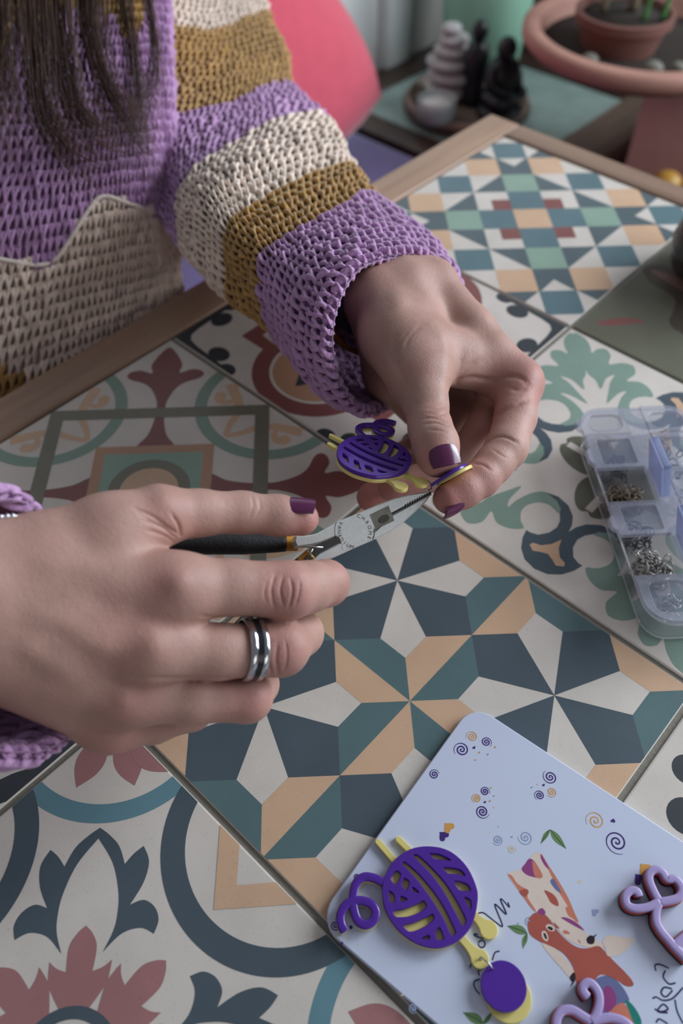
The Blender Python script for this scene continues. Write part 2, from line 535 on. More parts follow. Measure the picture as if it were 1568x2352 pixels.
# tile with eight-pointed stars
tE = Tile('cream')
for cx in (0.25, 0.75):
    for cy in (0.25, 0.75):
        for k in range(4):
            c_, s_ = [(1, 0), (0, 1), (-1, 0), (0, -1)][k]
            def Q(x, y): return (cx + c_ * x - s_ * y, cy + s_ * x + c_ * y)
            tE.add([Q(0, 0), Q(1 / 6, -1 / 12), Q(1 / 4, 0), Q(1 / 6, 1 / 12)], 'navy')
            tE.add([Q(1 / 4, 0), Q(1 / 4, 1 / 4), Q(1 / 6, 1 / 6), Q(1 / 6, 1 / 12)], 'teal')
            tE.add([Q(0, 1 / 4), Q(1 / 12, 1 / 6), Q(1 / 6, 1 / 6), Q(1 / 4, 1 / 4)], 'orange')

# tile with lilies round a flower
tF = Tile('cream')
tF.add(ring(0.22, 0.262, 0, 1, -90, 0), 'sea', 1, 'r4')
tF.add(bandpoly(0.505, 1.06, 0.21, 0.262, 180, 360, 60), 'navy', 2, 'r4')
tF.add(np.array([(.372, 1), (.5, .866), (.628, 1), (.565, 1), (.5, .93), (.435, 1)]), 'orange', 3, 'r4')
def curvy(pts, corners, n=6):
    """outline with smooth runs between the listed corner indices (open list)"""
    pts = np.asarray(pts, float); c = sorted(set(list(corners) + [0, len(pts) - 1])); out = []
    for a_, b_ in zip(c[:-1], c[1:]):
        q_ = catmull(pts[a_:b_ + 1], n) if b_ - a_ > 1 else pts[a_:b_ + 1]
        out.append(q_[:-1])
    out.append(pts[-1:])
    return np.concatenate(out)
hp = curvy([(0.05, 0.0), (0.08, 0.024), (0.12, 0.036), (0.155, 0.028), (0.192, 0.0)], [])
petal = np.concatenate([hp, (hp * [1, -1])[::-1][1:-1]])
for ang, sx_, sy_ in ((0, 1.12, 1.3), (-25.5, 1.0, .92), (-65.5, 1.0, .92)):
    q = petal * [sx_, sy_]; w = math.radians(ang)
    tF.add(np.c_[q[:, 0] * math.cos(w) - q[:, 1] * math.sin(w), 1 + q[:, 0] * math.sin(w) + q[:, 1] * math.cos(w)], 'pink', 1, 'r4')
outer = [(.4356, 0), (.42, .022), (.395, .047), (.357, .064), (.378, .081), (.393, .1), (.36, .115), (.318, .108), (.276, .085), (.284, .112), (.270, .136), (.245, .147), (.219, .14), (.231, .112), (.222, .075), (.19, .041)]
inner = [(.19, .041), (.225, .056), (.255, .061), (.30, .058), (.36, .038), (.413, 0)]
half = np.concatenate([curvy(outer, [3, 5, 8, 12]), curvy(inner, [])[1:]])
tF.add(np.array([cg(a, b) for a, b in half]), 'navy', 1, 'r4'); tF.add(np.array([cg(a, -b) for a, b in half]), 'navy', 1, 'r4')
pl = curvy([(.24, 0), (.225, .016), (.2, .028), (.157, .026), (.164, .046), (.176, .062), (.14, .058), (.115, .044), (.09, .026)], [3, 5])
pl = np.concatenate([pl, (pl * [1, -1])[::-1][:-1]])
tF.add(np.array([cg(a, b) for a, b in pl]), 'pink', 2, 'r4')
tF.add(np.array([(0.5 + b, 0.5 + a) for a, b in pl]), 'pink', 2, 'r4')
tF.add([circ(.5, .5, .099, 40), circ(.5, .5, .077, 40)], 'navy', 3)
tF.add(circ(.5, .5, .03, 20), 'pink', 3)

# tile with dark leaves at the edge, tile with a row of dark dots, dull green tile
tG = Tile('cream')
tG.add(sm([(1.0, .95), (.955, .90), (.94, .85), (.975, .81), (.93, .79), (.965, .79), (.945, .745), (.93, .70), (.90, .62), (.92, .58), (.985, .69), (1.0, .75)], 4), 'ink', 1, 'r4')
tG.add([circ(.5, .5, .3, 50), circ(.5, .5, .26, 50)], 'navy', 1)
tI = Tile('cream')
for k, (x, y, rr) in enumerate([(.078, .80, .036), (.125, .70, .042), (.175, .60, .036)]): tI.add(circ(x, y, rr, 24), 'ink', 1, 'r4')
tI.add([circ(.5, .5, .2, 40), circ(.5, .5, .16, 40)], 'teal', 1)
tH = Tile('moss')
tH.add(sm([(0, .5), (.07, .43), (.13, .42), (.19, .40), (.235, .34), (.24, .27), (.30, .235), (.5, .18), (.5, .24), (.34, .285), (.29, .31), (.28, .38), (.23, .45), (.14, .47), (.05, .5)], 4), 'umber', 1, 'd8')
tH.add(sm([(.05, .5), (.14, .47), (.23, .45), (.28, .38), (.29, .31), (.34, .285), (.5, .24), (.5, .5)], 4), 'rose', 1, 'd8')
tH.add(sm([(.055, .075), (.10, .10), (.15, .16), (.185, .21), (.13, .185), (.08, .13)], 4), 'wine', 1, 'r4')

TW, TL0, TL1 = 3, -3, 3
table = thing('tiled_table', 'low wooden table inlaid with large mixed patterned cement tiles', 'table', (0, 0, FLOOR_Z))
meshes = {k: t.build('tile_' + k) for k, t in dict(a=tA, b=tB, c=tC, d=tD, e=tE, f=tF, g=tG, h=tH, i=tI).items()}
layout = {(0, 0): 'a', (0, 1): 'b', (0, 2): 'c', (1, 1): 'd', (1, 0): 'e', (1, -1): 'f', (0, -1): 'g', (1, 2): 'h', (2, 0): 'i', (2, 1): 'a', (2, 2): 'b', (2, -1): 'd', (0, -2): 'e', (1, -2): 'c', (2, -2): 'g', (0, -3): 'd', (1, -3): 'a', (2, -3): 'f'}
tile_lab = dict(a='tile with green rings, wine red lilies and a square medallion', b='tile with a wine red barbed quatrefoil and dark corner scrolls', c='tile with a turned grid of blue, peach and mint squares',
                d='tile with sage green palms and dark curled scrolls', e='tile with navy and white eight-pointed stars', f='tile with dark lilies, blue arcs and pink petals', g='cream tile with dark leaf scrolls', h='dull olive green tile', i='cream tile with dark round dots')
for (i, j), k in layout.items():
    o = bpy.data.objects.new('tile', meshes[k]); COL.objects.link(o); o.parent = table
    o.location = (i * TS, j * TS, -FLOOR_Z)
    o['label'] = tile_lab[k]
v, f = box(0, TW * TS, TL0 * TS, TL1 * TS, -0.03, -0.0013)
obj('grout', v, f, mat('grout_grey', (138, 134, 124), 0.9, bump=0.4, bscale=400), table, smooth=False)
rail_m = wood('rail_wood', (150, 120, 100), (178, 146, 122), axis=1); rail_x = wood('rail_wood_cross', (132, 106, 90), (160, 130, 110), axis=0)
x1, y0, y1 = TW * TS, TL0 * TS, TL1 * TS
for (a, b, c, d, mm) in ((-0.034, -0.0005, y0 - 0.028, y1 + 0.027, rail_m), (x1 + 0.0005, x1 + 0.034, y0 - 0.028, y1 + 0.027, rail_m),
                         (-0.0002, x1 + 0.0002, y1 + 0.0005, y1 + 0.027, rail_x), (-0.0002, x1 + 0.0002, y0 - 0.028, y0 - 0.0005, rail_x)):
    v, f = box(a, b, c, d, -0.055, 0.0012, bev=0.002)
    obj('rail', v, f, mm, table)
for lx in (0.0, x1 - 0.045):
    for ly in (y0, y1 - 0.045):
        v, f = box(lx, lx + 0.045, ly, ly + 0.045, FLOOR_Z, -0.055, bev=0.002)
        obj('leg', v, f, rail_m, table)
# ------------------------------------------------------------------ printed card and the earrings lying on it
def Z(off, sc, pts, z):
    """photo crop coordinates -> points on the horizontal plane z (x, y)"""
    return np.array([AZ(off[0] + p[0] * sc, off[1] + p[1] * sc, z)[:2] for p in pts])
K1 = ((760, 1900), 460 / 1568); K2 = ((1140, 1930), 428 / 1568); K3 = ((960, 1640), 340 / 1568); K4 = ((740, 1620), 828 / 1568)
CZ = 0.0032
c1 = AZ(1085, 1615, CZ); c2 = AZ(725, 2116, CZ); c3 = AZ(1568, 1937, CZ)
ey = (c2 - c1); card_h = np.linalg.norm(ey); ey /= card_h
ex = np.cross(ey, [0, 0, 1]); ex = ex if ex @ (c3 - c1) > 0 else -ex
CW = 0.185
def cl(x, y): return (c1 + ex * x + ey * y)[:2]
rr = 0.011
lp = []
for (x, y, a) in ((rr, rr, 180), (CW - rr, rr, 270), (CW - rr, card_h - rr, 0), (rr, card_h - rr, 90)):
    for t in np.linspace(a, a + 90, 9):
        lp.append(cl(x + rr * math.cos(math.radians(t)), y + rr * math.sin(math.radians(t))))
card_m = mat('card_gloss', (206, 214, 236), 0.28, var=0.01, scale=5)
card = thing('printed_card', 'white rounded card printed with a giraffe, spirals and hearts, at the lower right', 'card', tuple(np.r_[cl(CW / 2, card_h / 2), 0.0005]))
v, f = plate([np.array(lp)], 0.0005, CZ, bev=0.0005)
obj('board', v, f, card_m, card, sharp=40)
PR = lambda n, c: mat('print_' + n, c, 0.3, var=0.03, scale=200)
_pl = [0]
def decal(name, polys, parent=card, z=CZ, label=None):
    """flat print: list of (outline xy, material)"""
    V = []; F = []; MI = []; ms = []; n = 0
    for lp_, m_ in polys:
        if m_ not in ms: ms.append(m_)
        lp_ = np.asarray(lp_, float)
        pts, tr = tri2d([lp_])
        _pl[0] += 1
        V.append(np.c_[pts, np.full(len(pts), z + 0.000012 + 0.0000016 * (_pl[0] % 60))])
        for t in tr:
            q = pts[list(t)]
            F.append([i + n for i in (t if sarea(q) > 0 else t[::-1])]); MI.append(ms.index(m_))
        n += len(pts)
    o = obj(name, np.concatenate(V), F, ms, parent, smooth=False, mi=MI)
    if label: o['label'] = label
    return o
def ribbon_polys(path, w, m_):
    l, r = stroke(path, w)
    return [(np.array([l[i], l[i + 1], r[i + 1], r[i]]), m_) for i in range(len(l) - 1)]
purple_ink = PR('purple', (70, 48, 122)); amber_ink = PR('amber', (214, 158, 84)); pale_ink = PR('pale_blue', (150, 165, 200)); sand_ink = PR('sand', (218, 205, 180)); line_ink = PR('line', (40, 42, 80))
leaf_ink = PR('leaf', (110, 142, 96)); leaf_dk = PR('leaf_dark', (62, 92, 66))
def spiral(K, c, R, ink, turns=2.5, a0=0, cw=1, w=0.00022):
    cc = Z(*K, [c], CZ)[0]; e = Z(*K, [(c[0] + R, c[1])], CZ)[0]
    r0 = np.linalg.norm(e - cc)
    t = np.linspace(0.04, 1, 60); a = math.radians(a0) + cw * t * turns * 2 * math.pi
    r_ = r0 * t ** 1.15
    p = np.stack([cc[0] + r_ * np.cos(a), cc[1] + r_ * np.sin(a)], 1)
    decal('printed_spiral', ribbon_polys(p, w * np.interp(t, [0, .5, .8, 1], [1, 1.3, 1, .3]), ink))
for a in [((460, 378), 84, purple_ink, 2.6, 40, 1, .00026), ((570, 240), 62, amber_ink, 2.5, 60, 1), ((722, 297), 58, purple_ink, 2.6, 200, -1), ((170, 640), 56, purple_ink, 2.5, 230, -1), ((708, 820), 52, purple_ink, 2.6, 230, -1), ((618, 895), 52, amber_ink, 2.5, 100, 1),
          ((680, 1035), 74, purple_ink, 2.7, 130, 1, .00026), ((1398, 668), 78, purple_ink, 2.6, 20, -1, .00024), ((1285, 862), 56, purple_ink, 2.6, 60, 1), ((1410, 828), 56, amber_ink, 2.3, 0, -1), ((840, 1335), 58, pale_ink, 2.4, 30, -1), ((1135, 1308), 80, pale_ink, 2.4, 0, -1), ((990, 1430), 46, sand_ink, 2.2, 0, 1)]:
    spiral(K3, *a)
for a in [((1280, 595), 52, purple_ink, 2.5, 150, 1, .0003), ((1187, 503), 42, amber_ink, 2.4, 100, 1), ((150, 745), 15, purple_ink, 2.2), ((55, 958), 24, purple_ink, 2.4), ((125, 965), 8, purple_ink, 2), ((395, 1318), 20, pale_ink, 2), ((900, 940), 22, pale_ink, 2)]:
    spiral(K4, *a)
def heart_pts(n=24):
    t = np.linspace(0, 2 * math.pi, n, endpoint=False)
    return np.stack([16 * np.sin(t) ** 3, 13 * np.cos(t) - 5 * np.cos(2 * t) - 2 * np.cos(3 * t) - np.cos(4 * t)], 1) / 17
def heart(K, c, R, ink, rot=0, name='printed_heart'):
    h = heart_pts(); w = math.radians(rot); q = np.stack([h[:, 0] * math.cos(w) - h[:, 1] * math.sin(w), h[:, 0] * math.sin(w) + h[:, 1] * math.cos(w)], 1)
    decal(name, [(Z(*K, [(c[0] + R * a, c[1] - R * b) for a, b in q], CZ), ink)])
heart(K3, (268, 1290), 62, purple_ink, -135); heart(K3, (322, 1200), 66, amber_ink, -135)
heart(K4, (1378, 755), 30, purple_ink, -140); heart(K4, (1402, 712), 32, amber_ink, -140); heart(K4, (1185, 900), 19, pale_ink, -130); heart(K4, (1264, 502), 11, purple_ink, 170)
for c, R, ink in [((592, 357), 18, purple_ink), ((707, 934), 15, purple_ink), ((1328, 753), 16, purple_ink), ((815, 352), 13, amber_ink), ((648, 407), 12, amber_ink), ((606, 487), 11, amber_ink), ((738, 428), 12, pale_ink), ((772, 782), 10, amber_ink), ((802, 868), 10, pale_ink),
                  ((760, 922), 12, amber_ink), ((802, 988), 9, sand_ink), ((1268, 745), 11, sand_ink), ((1203, 778), 11, pale_ink), ((1248, 668), 8, sand_ink), ((988, 1303), 16, pale_ink), ((846, 1195), 10, pale_ink), ((755, 1258), 9, sand_ink)]:
    heart(K3, c, R, ink, 30, 'printed_dot')
for c, R, ink in [((84, 1036), 9, purple_ink), ((112, 1014), 8, sand_ink), ((153, 1043), 7, sand_ink), ((1118, 768), 11, sand_ink), ((348, 1260), 7, sand_ink), ((850, 950), 6, pale_ink)]:
    heart(K4, c, R, ink, 30, 'printed_dot')
def leaf(K, a, b, w):
    a = np.array(a, float); b = np.array(b, float); d = b - a; n_ = np.array([-d[1], d[0]])
    t = np.linspace(0, 1, 14); s_ = np.sin(math.pi * t ** 0.8) * w
    o_ = np.concatenate([a + t[:, None] * d + n_ * s_[:, None], (a + t[:, None] * d - n_ * (s_ * 0.75)[:, None])[::-1][1:-1]])
    mid = a + t[:, None] * d + n_ * (0.1 * s_)[:, None]
    decal('printed_leaf', [(Z(*K, o_, CZ), leaf_ink)] + ribbon_polys(Z(*K, mid, CZ), 0.00018, leaf_dk))
leaf(K3, (1400, 1225), (1565, 1425), 0.17); leaf(K3, (1395, 1225), (1300, 1370), 0.16); leaf(K4, (890, 992), (806, 960), 0.24); leaf(K4, (890, 992), (872, 1058), 0.18); leaf(K4, (700, 1386), (612, 1336), 0.25); leaf(K4, (700, 1386), (738, 1335), 0.2)
# giraffe drawing, upside down
GI = lambda n, c: PR('giraffe_' + n, c)
cream_g, terra, plum, coral, dusk, dark_g = GI('cream', (226, 208, 196)), GI('terra', (176, 92, 80)), GI('plum', (146, 72, 130)), GI('coral', (206, 128, 106)), GI('dusk', (108, 116, 158)), GI('dark', (46, 38, 48))
gp = lambda pts, m_, n=3: (catmull(Z(*K2, pts, CZ), n, True), m_)
G_ = [gp([(90, 285), (150, 262), (210, 240), (250, 190), (320, 105), (375, 110), (410, 190), (470, 310), (560, 470), (640, 610), (690, 690), (740, 770), (830, 830), (900, 880), (870, 910), (760, 900), (640, 860), (560, 800), (470, 690), (400, 620), (330, 600), (270, 540), (190, 430)], cream_g),
      gp([(375, 110), (430, 200), (520, 340), (600, 480), (660, 620), (690, 690), (650, 670), (600, 560), (520, 430), (440, 260), (385, 160)], coral),
      gp([(95, 290), (130, 300), (180, 370), (260, 420), (260, 480), (330, 590), (300, 580), (220, 470), (150, 370)], coral),
      gp([(210, 245), (240, 200), (275, 155), (320, 180), (385, 290), (370, 320), (310, 310), (250, 290)], plum), gp([(300, 180), (330, 200), (385, 290), (370, 320), (320, 300)], coral),
      gp([(190, 430), (250, 410), (270, 440), (235, 480)], terra), gp([(400, 420), (470, 450), (510, 500), (520, 555), (460, 530), (430, 480)], terra),
      gp([(450, 350), (480, 325), (530, 410), (545, 445), (500, 420)], dusk), gp([(370, 120), (395, 150), (440, 240), (410, 220), (375, 160)], plum),
      gp([(580, 560), (640, 590), (690, 690), (640, 660), (600, 630)], coral), gp([(540, 650), (600, 655), (680, 700), (740, 760), (690, 740), (600, 690)], plum),
      gp([(380, 870), (440, 880), (540, 950), (640, 1080), (650, 1130), (610, 1150), (540, 1070), (460, 980)], cream_g),
      gp([(262, 700), (285, 640), (340, 605), (410, 630), (470, 700), (520, 770), (600, 850), (680, 900), (760, 910), (860, 890), (930, 960), (1000, 1030), (1090, 1120), (1145, 1190), (1130, 1230), (1080, 1220), (980, 1160), (880, 1130), (820, 1180), (740, 1250), (690, 1250), (665, 1170), (640, 1060), (560, 950), (450, 890), (360, 850), (280, 790)], terra),
      gp([(345, 595), (380, 570), (410, 600), (400, 630), (360, 620)], plum),
      gp([(412, 725), (445, 705), (490, 735), (480, 765), (440, 760)], cream_g), gp([(425, 735), (450, 725), (475, 745), (460, 760)], dark_g),
      gp([(378, 775), (410, 765), (435, 815), (425, 850), (390, 830)], cream_g), gp([(392, 785), (410, 785), (425, 825), (410, 830)], dark_g),
      gp([(480, 690), (530, 740), (500, 735)], terra), gp([(555, 770), (580, 755), (620, 785), (580, 790)], coral), gp([(680, 840), (700, 845), (705, 870)], coral),
      gp([(755, 830), (790, 800), (825, 820), (815, 870), (770, 870)], dark_g), gp([(810, 810), (845, 788), (825, 815)], dark_g),
      gp([(615, 1150), (650, 1110), (665, 1150), (655, 1190), (630, 1185)], dark_g), gp([(640, 1185), (655, 1190), (620, 1235)], dark_g),
      gp([(890, 850), (940, 800), (1060, 815), (1160, 830), (1110, 910), (1020, 970), (935, 975), (910, 900)], cream_g), gp([(915, 895), (970, 870), (1080, 880), (1040, 915), (960, 900)], dark_g), gp([(935, 970), (970, 945), (1020, 955), (990, 970)], plum),
      gp([(1040, 1190), (1100, 1150), (1145, 1190), (1145, 1225), (1090, 1228)], dark_g),
      gp([(820, 1190), (880, 1145), (960, 1145), (1040, 1210), (1100, 1300), (1110, 1360), (1000, 1400), (900, 1480), (860, 1400), (870, 1300)], dusk),
      gp([(900, 1250), (960, 1230), (1010, 1330), (980, 1420), (910, 1440)], plum),
      gp([(960, 1440), (1040, 1370), (1090, 1390), (1150, 1480), (1160, 1546), (960, 1546)], coral), gp([(1080, 1340), (1140, 1380), (1200, 1470), (1220, 1546), (1160, 1546), (1110, 1430)], GI('green', (40, 130, 118)))]
decal('printed_giraffe', G_, label='painted giraffe head hanging upside down')
for pts in ([(1150, 675), (1190, 670), (1240, 705), (1290, 745), (1342, 772), (1285, 622), (1298, 612), (1372, 682), (1328, 572), (1345, 572), (1395, 627), (1383, 588)],
            [(1222, 868), (1180, 868), (1125, 850), (1122, 836), (1150, 842)], [(1150, 905), (1180, 885), (1205, 905), (1195, 938), (1165, 938), (1150, 912)], [(1320, 970), (1282, 983), (1262, 1042)], [(1092, 1105), (1092, 1078), (1140, 1076)],
            [(1190, 1098), (1155, 1122), (1160, 1162)], [(1165, 1190), (1125, 1205), (1118, 1235), (1135, 1275), (1165, 1308)]):
    decal('printed_lettering', ribbon_polys(catmull(Z(*K1, pts, CZ), 6), 0.00028, line_ink))
for pts in ([(1340, 1100), (1332, 1052), (1375, 1045), (1450, 1078)], [(1420, 1095), (1402, 1150), (1450, 1208), (1505, 1200)], [(1475, 1250), (1410, 1238), (1385, 1285), (1425, 1317), (1480, 1262)], [(1310, 1332), (1345, 1320), (1400, 1347), (1480, 1330), (1568, 1240)],
            [(1500, 1340), (1520, 1440), (1568, 1540)], [(1330, 1420), (1385, 1442), (1442, 1420), (1400, 1380), (1355, 1440), (1440, 1452)], [(1340, 1535), (1365, 1505), (1410, 1525), (1440, 1546)]):
    decal('printed_lettering', ribbon_polys(catmull(Z(*K2, pts, CZ), 6), 0.0003, line_ink))

purple_p = mat('purple_acrylic', (82, 42, 154), 0.26, var=0.03, coat=0.3); yellow_p = mat('yellow_acrylic', (232, 216, 132), 0.35, var=0.02)
lilac_p = mat('lilac_acrylic', (174, 158, 208), 0.35, var=0.02); red_p = mat('red_acrylic', (196, 74, 66), 0.4, var=0.02); black_p = mat('black_acrylic', (28, 24, 30), 0.35, var=0.02)
steel = mat('steel', (196, 196, 192), 0.24, metal=1.0, var=0.03, scale=300)
def flat_tube(path, hw, z0, z1, rise=0.0):
    """rounded flat bar along a 2-D path"""
    P = np.asarray(path, float); T = np.gradient(P, axis=0); T /= np.maximum(np.linalg.norm(T, axis=1, keepdims=True), 1e-12)
    Nn = np.stack([-T[:, 1], T[:, 0]], 1); zc = (z0 + z1) / 2; hz = (z1 - z0) / 2
    a = np.linspace(0, 2 * math.pi, 12, endpoint=False) + math.pi / 12
    ca = np.sign(np.cos(a)) * np.abs(np.cos(a)) ** 0.5; sa = np.sign(np.sin(a)) * np.abs(np.sin(a)) ** 0.5
    hw = np.broadcast_to(np.asarray(hw, float), (len(P),)).copy()
    hw[0] *= .6; hw[-1] *= .6
    dz = np.linspace(0, rise, len(P))
    V = np.concatenate([np.c_[P[i] + Nn[i] * (hw[i] * ca)[:, None], zc + hz * sa + dz[i]] for i in range(len(P))])
    n = len(P); F = []
    for i in range(n - 1):
        for k in range(12):
            l_ = (k + 1) % 12
            F.append((i * 12 + k, (i + 1) * 12 + k, (i + 1) * 12 + l_, i * 12 + l_))
    F.append(tuple(range(12))); F.append(tuple((n - 1) * 12 + k for k in range(12))[::-1])
    return V, F
# outlines of the yarn-ball earring, measured from the one on the card
ZP = 0.0074
y1k = lambda pts, z=ZP: Z(*K1, pts, z)
ball = circ(0, 0, 1, 64)
bc = y1k([(775, 547)])[0]
ball_out = catmull(y1k([(775, 147), (930, 185), (1060, 300), (1135, 450), (1150, 570), (1110, 750), (1020, 870), (900, 935), (780, 943), (650, 900), (520, 800), (430, 660), (400, 520), (415, 390), (490, 260), (620, 170)]), 5, True)
holes_ = [[(555, 285), (580, 272), (690, 370), (800, 500), (880, 620), (950, 760), (975, 825), (940, 845), (890, 730), (800, 580), (690, 430), (600, 330)],
          [(645, 225), (680, 218), (780, 310), (890, 430), (980, 570), (1055, 720), (1030, 770), (960, 640), (870, 480), (760, 340)],
          [(770, 205), (850, 212), (940, 258), (860, 252), (810, 245)], [(880, 315), (950, 318), (1015, 335), (1050, 380), (990, 365), (915, 360)], [(965, 420), (1030, 430), (1075, 455), (1090, 498), (1000, 488)], [(1040, 548), (1092, 570), (1092, 645)],
          [(505, 340), (545, 365), (510, 448), (468, 405)], [(572, 398), (612, 425), (590, 492), (555, 450)], [(638, 465), (690, 512), (640, 500)], [(452, 498), (490, 525), (497, 585), (462, 585)], [(545, 538), (598, 565), (545, 582)],
          [(485, 655), (570, 640), (660, 605), (725, 575), (745, 620), (690, 665), (600, 698), (510, 700)], [(562, 768), (650, 745), (740, 705), (795, 680), (805, 715), (750, 765), (670, 805), (610, 815)],
          [(818, 815), (850, 785), (882, 875), (830, 878)], [(705, 868), (765, 845), (768, 878)]]
hl = []
for h in holes_:
    q = y1k(h); hl.append(soft(q, 3, 0.7))
tail = catmull(y1k([(408, 430), (340, 395), (260, 385), (200, 430), (175, 520), (175, 620), (205, 720), (260, 760), (325, 735), (350, 660), (300, 590), (200, 570), (120, 600), (75, 680), (80, 760), (110, 815)]), 6)
ndl = [(y1k([(362, 105)], 0.0052)[0], y1k([(1165, 1030)], 0.0052)[0]), (y1k([(520, 85)], 0.0052)[0], y1k([(1235, 800)], 0.0052)[0])]
disc_c = y1k([(1352, 1242)], 0.0072)[0]; disc_r = np.linalg.norm(y1k([(1530, 1242)], 0.0072)[0] - disc_c)
disc_y = y1k([(1390, 1330)], 0.005)[0]
def needle_loop(tip, head):
    d = head - tip; L_ = np.linalg.norm(d); d /= L_; n_ = np.array([-d[1], d[0]]); w = 0.00155; R_ = 0.0036
    q = [tip + n_ * w * 0.8, tip - d * w * 0.6, tip - n_ * w * 0.8]
    q += [head - d * 0.0065 - n_ * w, head - d * 0.0045 - n_ * w * 1.2]
    a0 = math.atan2(d[1], d[0])
    q += [head + R_ * np.array([math.cos(a0 + t), math.sin(a0 + t)]) for t in np.linspace(-2.4, 2.4, 20)]
    q += [head - d * 0.0045 + n_ * w * 1.2, head - d * 0.0065 + n_ * w]
    return np.array(q)
def earring(name, label, xf, group=None, ring=None, discs=None):
    """xf maps (x, y, z) measured on the card to the world"""
    root = thing(name, label, 'earring', tuple(xf(np.array([[bc[0], bc[1], CZ]]))[0]), group)
    def p(nm, vf, m_, lab=None, **k):
        v_, f_ = vf; o = obj(nm, xf(np.asarray(v_)), f_, m_, root, sharp=45, **k)
        if lab: o['label'] = lab
        return o
    p('yarn_ball', plate([ball_out] + hl, 0.0054, ZP, bev=0.0003), purple_p, 'purple openwork ball of yarn')
    p('backing', plate([ball_out], 0.0034, 0.0053, bev=0.0001), yellow_p, 'pale yellow backing disc')
    p('yarn_tail', flat_tube(tail, 0.0018, 0.0054, ZP - 0.0001, 0.0001), purple_p)
    p('tail_backing', flat_tube(tail, 0.0018, 0.0034, 0.0053, 0.0001), yellow_p)
    for i, (a, b) in enumerate(ndl): p('knitting_needle', plate([needle_loop(a, b)], 0.00345 - 0.0001 * i, 0.0052 - 0.0001 * i, bev=0.0002), yellow_p)
    for nm, v_, f_, m_ in discs(): obj(nm, v_, f_, m_, root, sharp=45)
    return root
ident = lambda P: np.asarray(P, float)
def card_discs():
    out = []
    v_, f_ = plate([circ(*disc_y, disc_r * 1.0, 48)], 0.0034, 0.0050, bev=0.0002); out.append(('yellow_disc', v_, f_, yellow_p))
    v_, f_ = plate([circ(*disc_c, disc_r, 48)], 0.0056, 0.0074, bev=0.0002); out.append(('purple_disc', v_, f_, purple_p))
    a = y1k([(1165, 1012)], .008)[0]; b = y1k([(1275, 1110)], .009)[0]; c = (a + b) / 2; R_ = np.linalg.norm(b - a) / 2 * 0.95; d = (b - a) / np.linalg.norm(b - a)
    t = np.linspace(0, 2 * math.pi, 32, endpoint=False)
    P = np.array([[c[0] + d[0] * R_ * math.cos(q), c[1] + d[1] * R_ * math.cos(q), 0.0068 + 0.0026 * math.sin(q)] for q in t])
    v_, f_ = tube(P, 0.00035, 8, closed=True); out.append(('jump_ring', v_, f_, steel))
    return out
earring('yarn_ball_earring', 'purple and yellow yarn-ball earring with hanging disc lying on the white card', ident, None, None, card_discs)

def curl_earring(name, label, strokes, K):
    allp = np.concatenate([Z(*K, s_, 0.009) for s_ in strokes])
    root = thing(name, label, 'earring', tuple(np.r_[allp.mean(0), CZ]))
    for lay, (za, zb, m_, nm, hw) in enumerate(((0.0034, 0.0054, black_p, 'black_layer', 0.0019), (0.0055, 0.0073, red_p, 'red_layer', 0.0018), (0.0074, 0.0092, lilac_p, 'lilac_layer', 0.0016))):
        vf = []
        for i, s_ in enumerate(strokes):
            vf.append(flat_tube(catmull(Z(*K, s_, 0.0092), 6), hw, za - 0.00003 * i, zb - 0.00003 * i, 0.00004))
        v_, f_ = merge(vf)
        obj(nm, v_, f_, m_, root)
    return root
curl_earring('heart_curl_earring', 'lilac, red and black layered heart and curl earring at the right edge of the card',
    [[(1215, 465), (1210, 510), (1165, 500), (1140, 450), (1165, 415), (1110, 430), (1085, 490), (1110, 555), (1190, 585), (1290, 560), (1370, 520)][::1] if False else [(1205, 470), (1185, 425), (1130, 420), (1090, 470), (1105, 540), (1180, 570), (1290, 555), (1375, 510)],
     [(1375, 510), (1330, 430), (1290, 330), (1300, 265), (1350, 240), (1400, 265), (1440, 320), (1500, 320), (1545, 360), (1565, 420), (1540, 475), (1470, 500), (1375, 515)],
     [(1375, 515), (1350, 590), (1350, 680), (1390, 760), (1450, 830), (1500, 890), (1560, 950), (1620, 1010)], [(1500, 890), (1560, 830), (1640, 760)]], K2)
curl_earring('heart_curl_earring', 'lilac, red and black layered heart and curl earring at the bottom edge over the giraffe',
    [[(775, 1320), (735, 1270), (735, 1220), (780, 1195), (830, 1230), (865, 1300), (865, 1390), (835, 1480), (800, 1520)],
     [(800, 1520), (720, 1470), (640, 1425), (560, 1430), (515, 1490), (510, 1570), (550, 1650)], [(800, 1520), (880, 1500), (960, 1490), (1050, 1510), (1120, 1560), (1150, 1640)]], K2)
# ------------------------------------------------------------------ hands: blended limb volumes turned into one smooth skin
def Jm(px, py, d):          # camera-space millimetres
    return np.array([(px - 784) / FPX * d, (py - 1176) / FPX * d, d], float)

def smin(a, b, k):
    h = np.maximum(k - np.abs(a - b), 0) / k
    return np.minimum(a, b) - h * h * k * 0.25

def cone_sd(P, a, b, ra, rb):
    ba = (b - a).astype(np.float32); L2 = max(float(ba @ ba), 1e-9); a = a.astype(np.float32)
    x, y, z = P[..., 0] - a[0], P[..., 1] - a[1], P[..., 2] - a[2]
    t = np.clip((x * ba[0] + y * ba[1] + z * ba[2]) / np.float32(L2), 0, 1)
    x -= t * ba[0]; y -= t * ba[1]; z -= t * ba[2]
    return np.sqrt(x * x + y * y + z * z) - (np.float32(ra) + np.float32(rb - ra) * t)

class Limb:
    """chain of tapered bones"""
    def __init__(s, pts, k=5.0):
        s.p = [(Jm(*q[:3]), q[3]) for q in pts]; s.k = k
    def sd(s, P):
        d = None
        for (a, ra), (b, rb) in zip(s.p[:-1], s.p[1:]):
            e = cone_sd(P, a, b, ra, rb); d = e if d is None else smin(d, e, s.k)
        return d

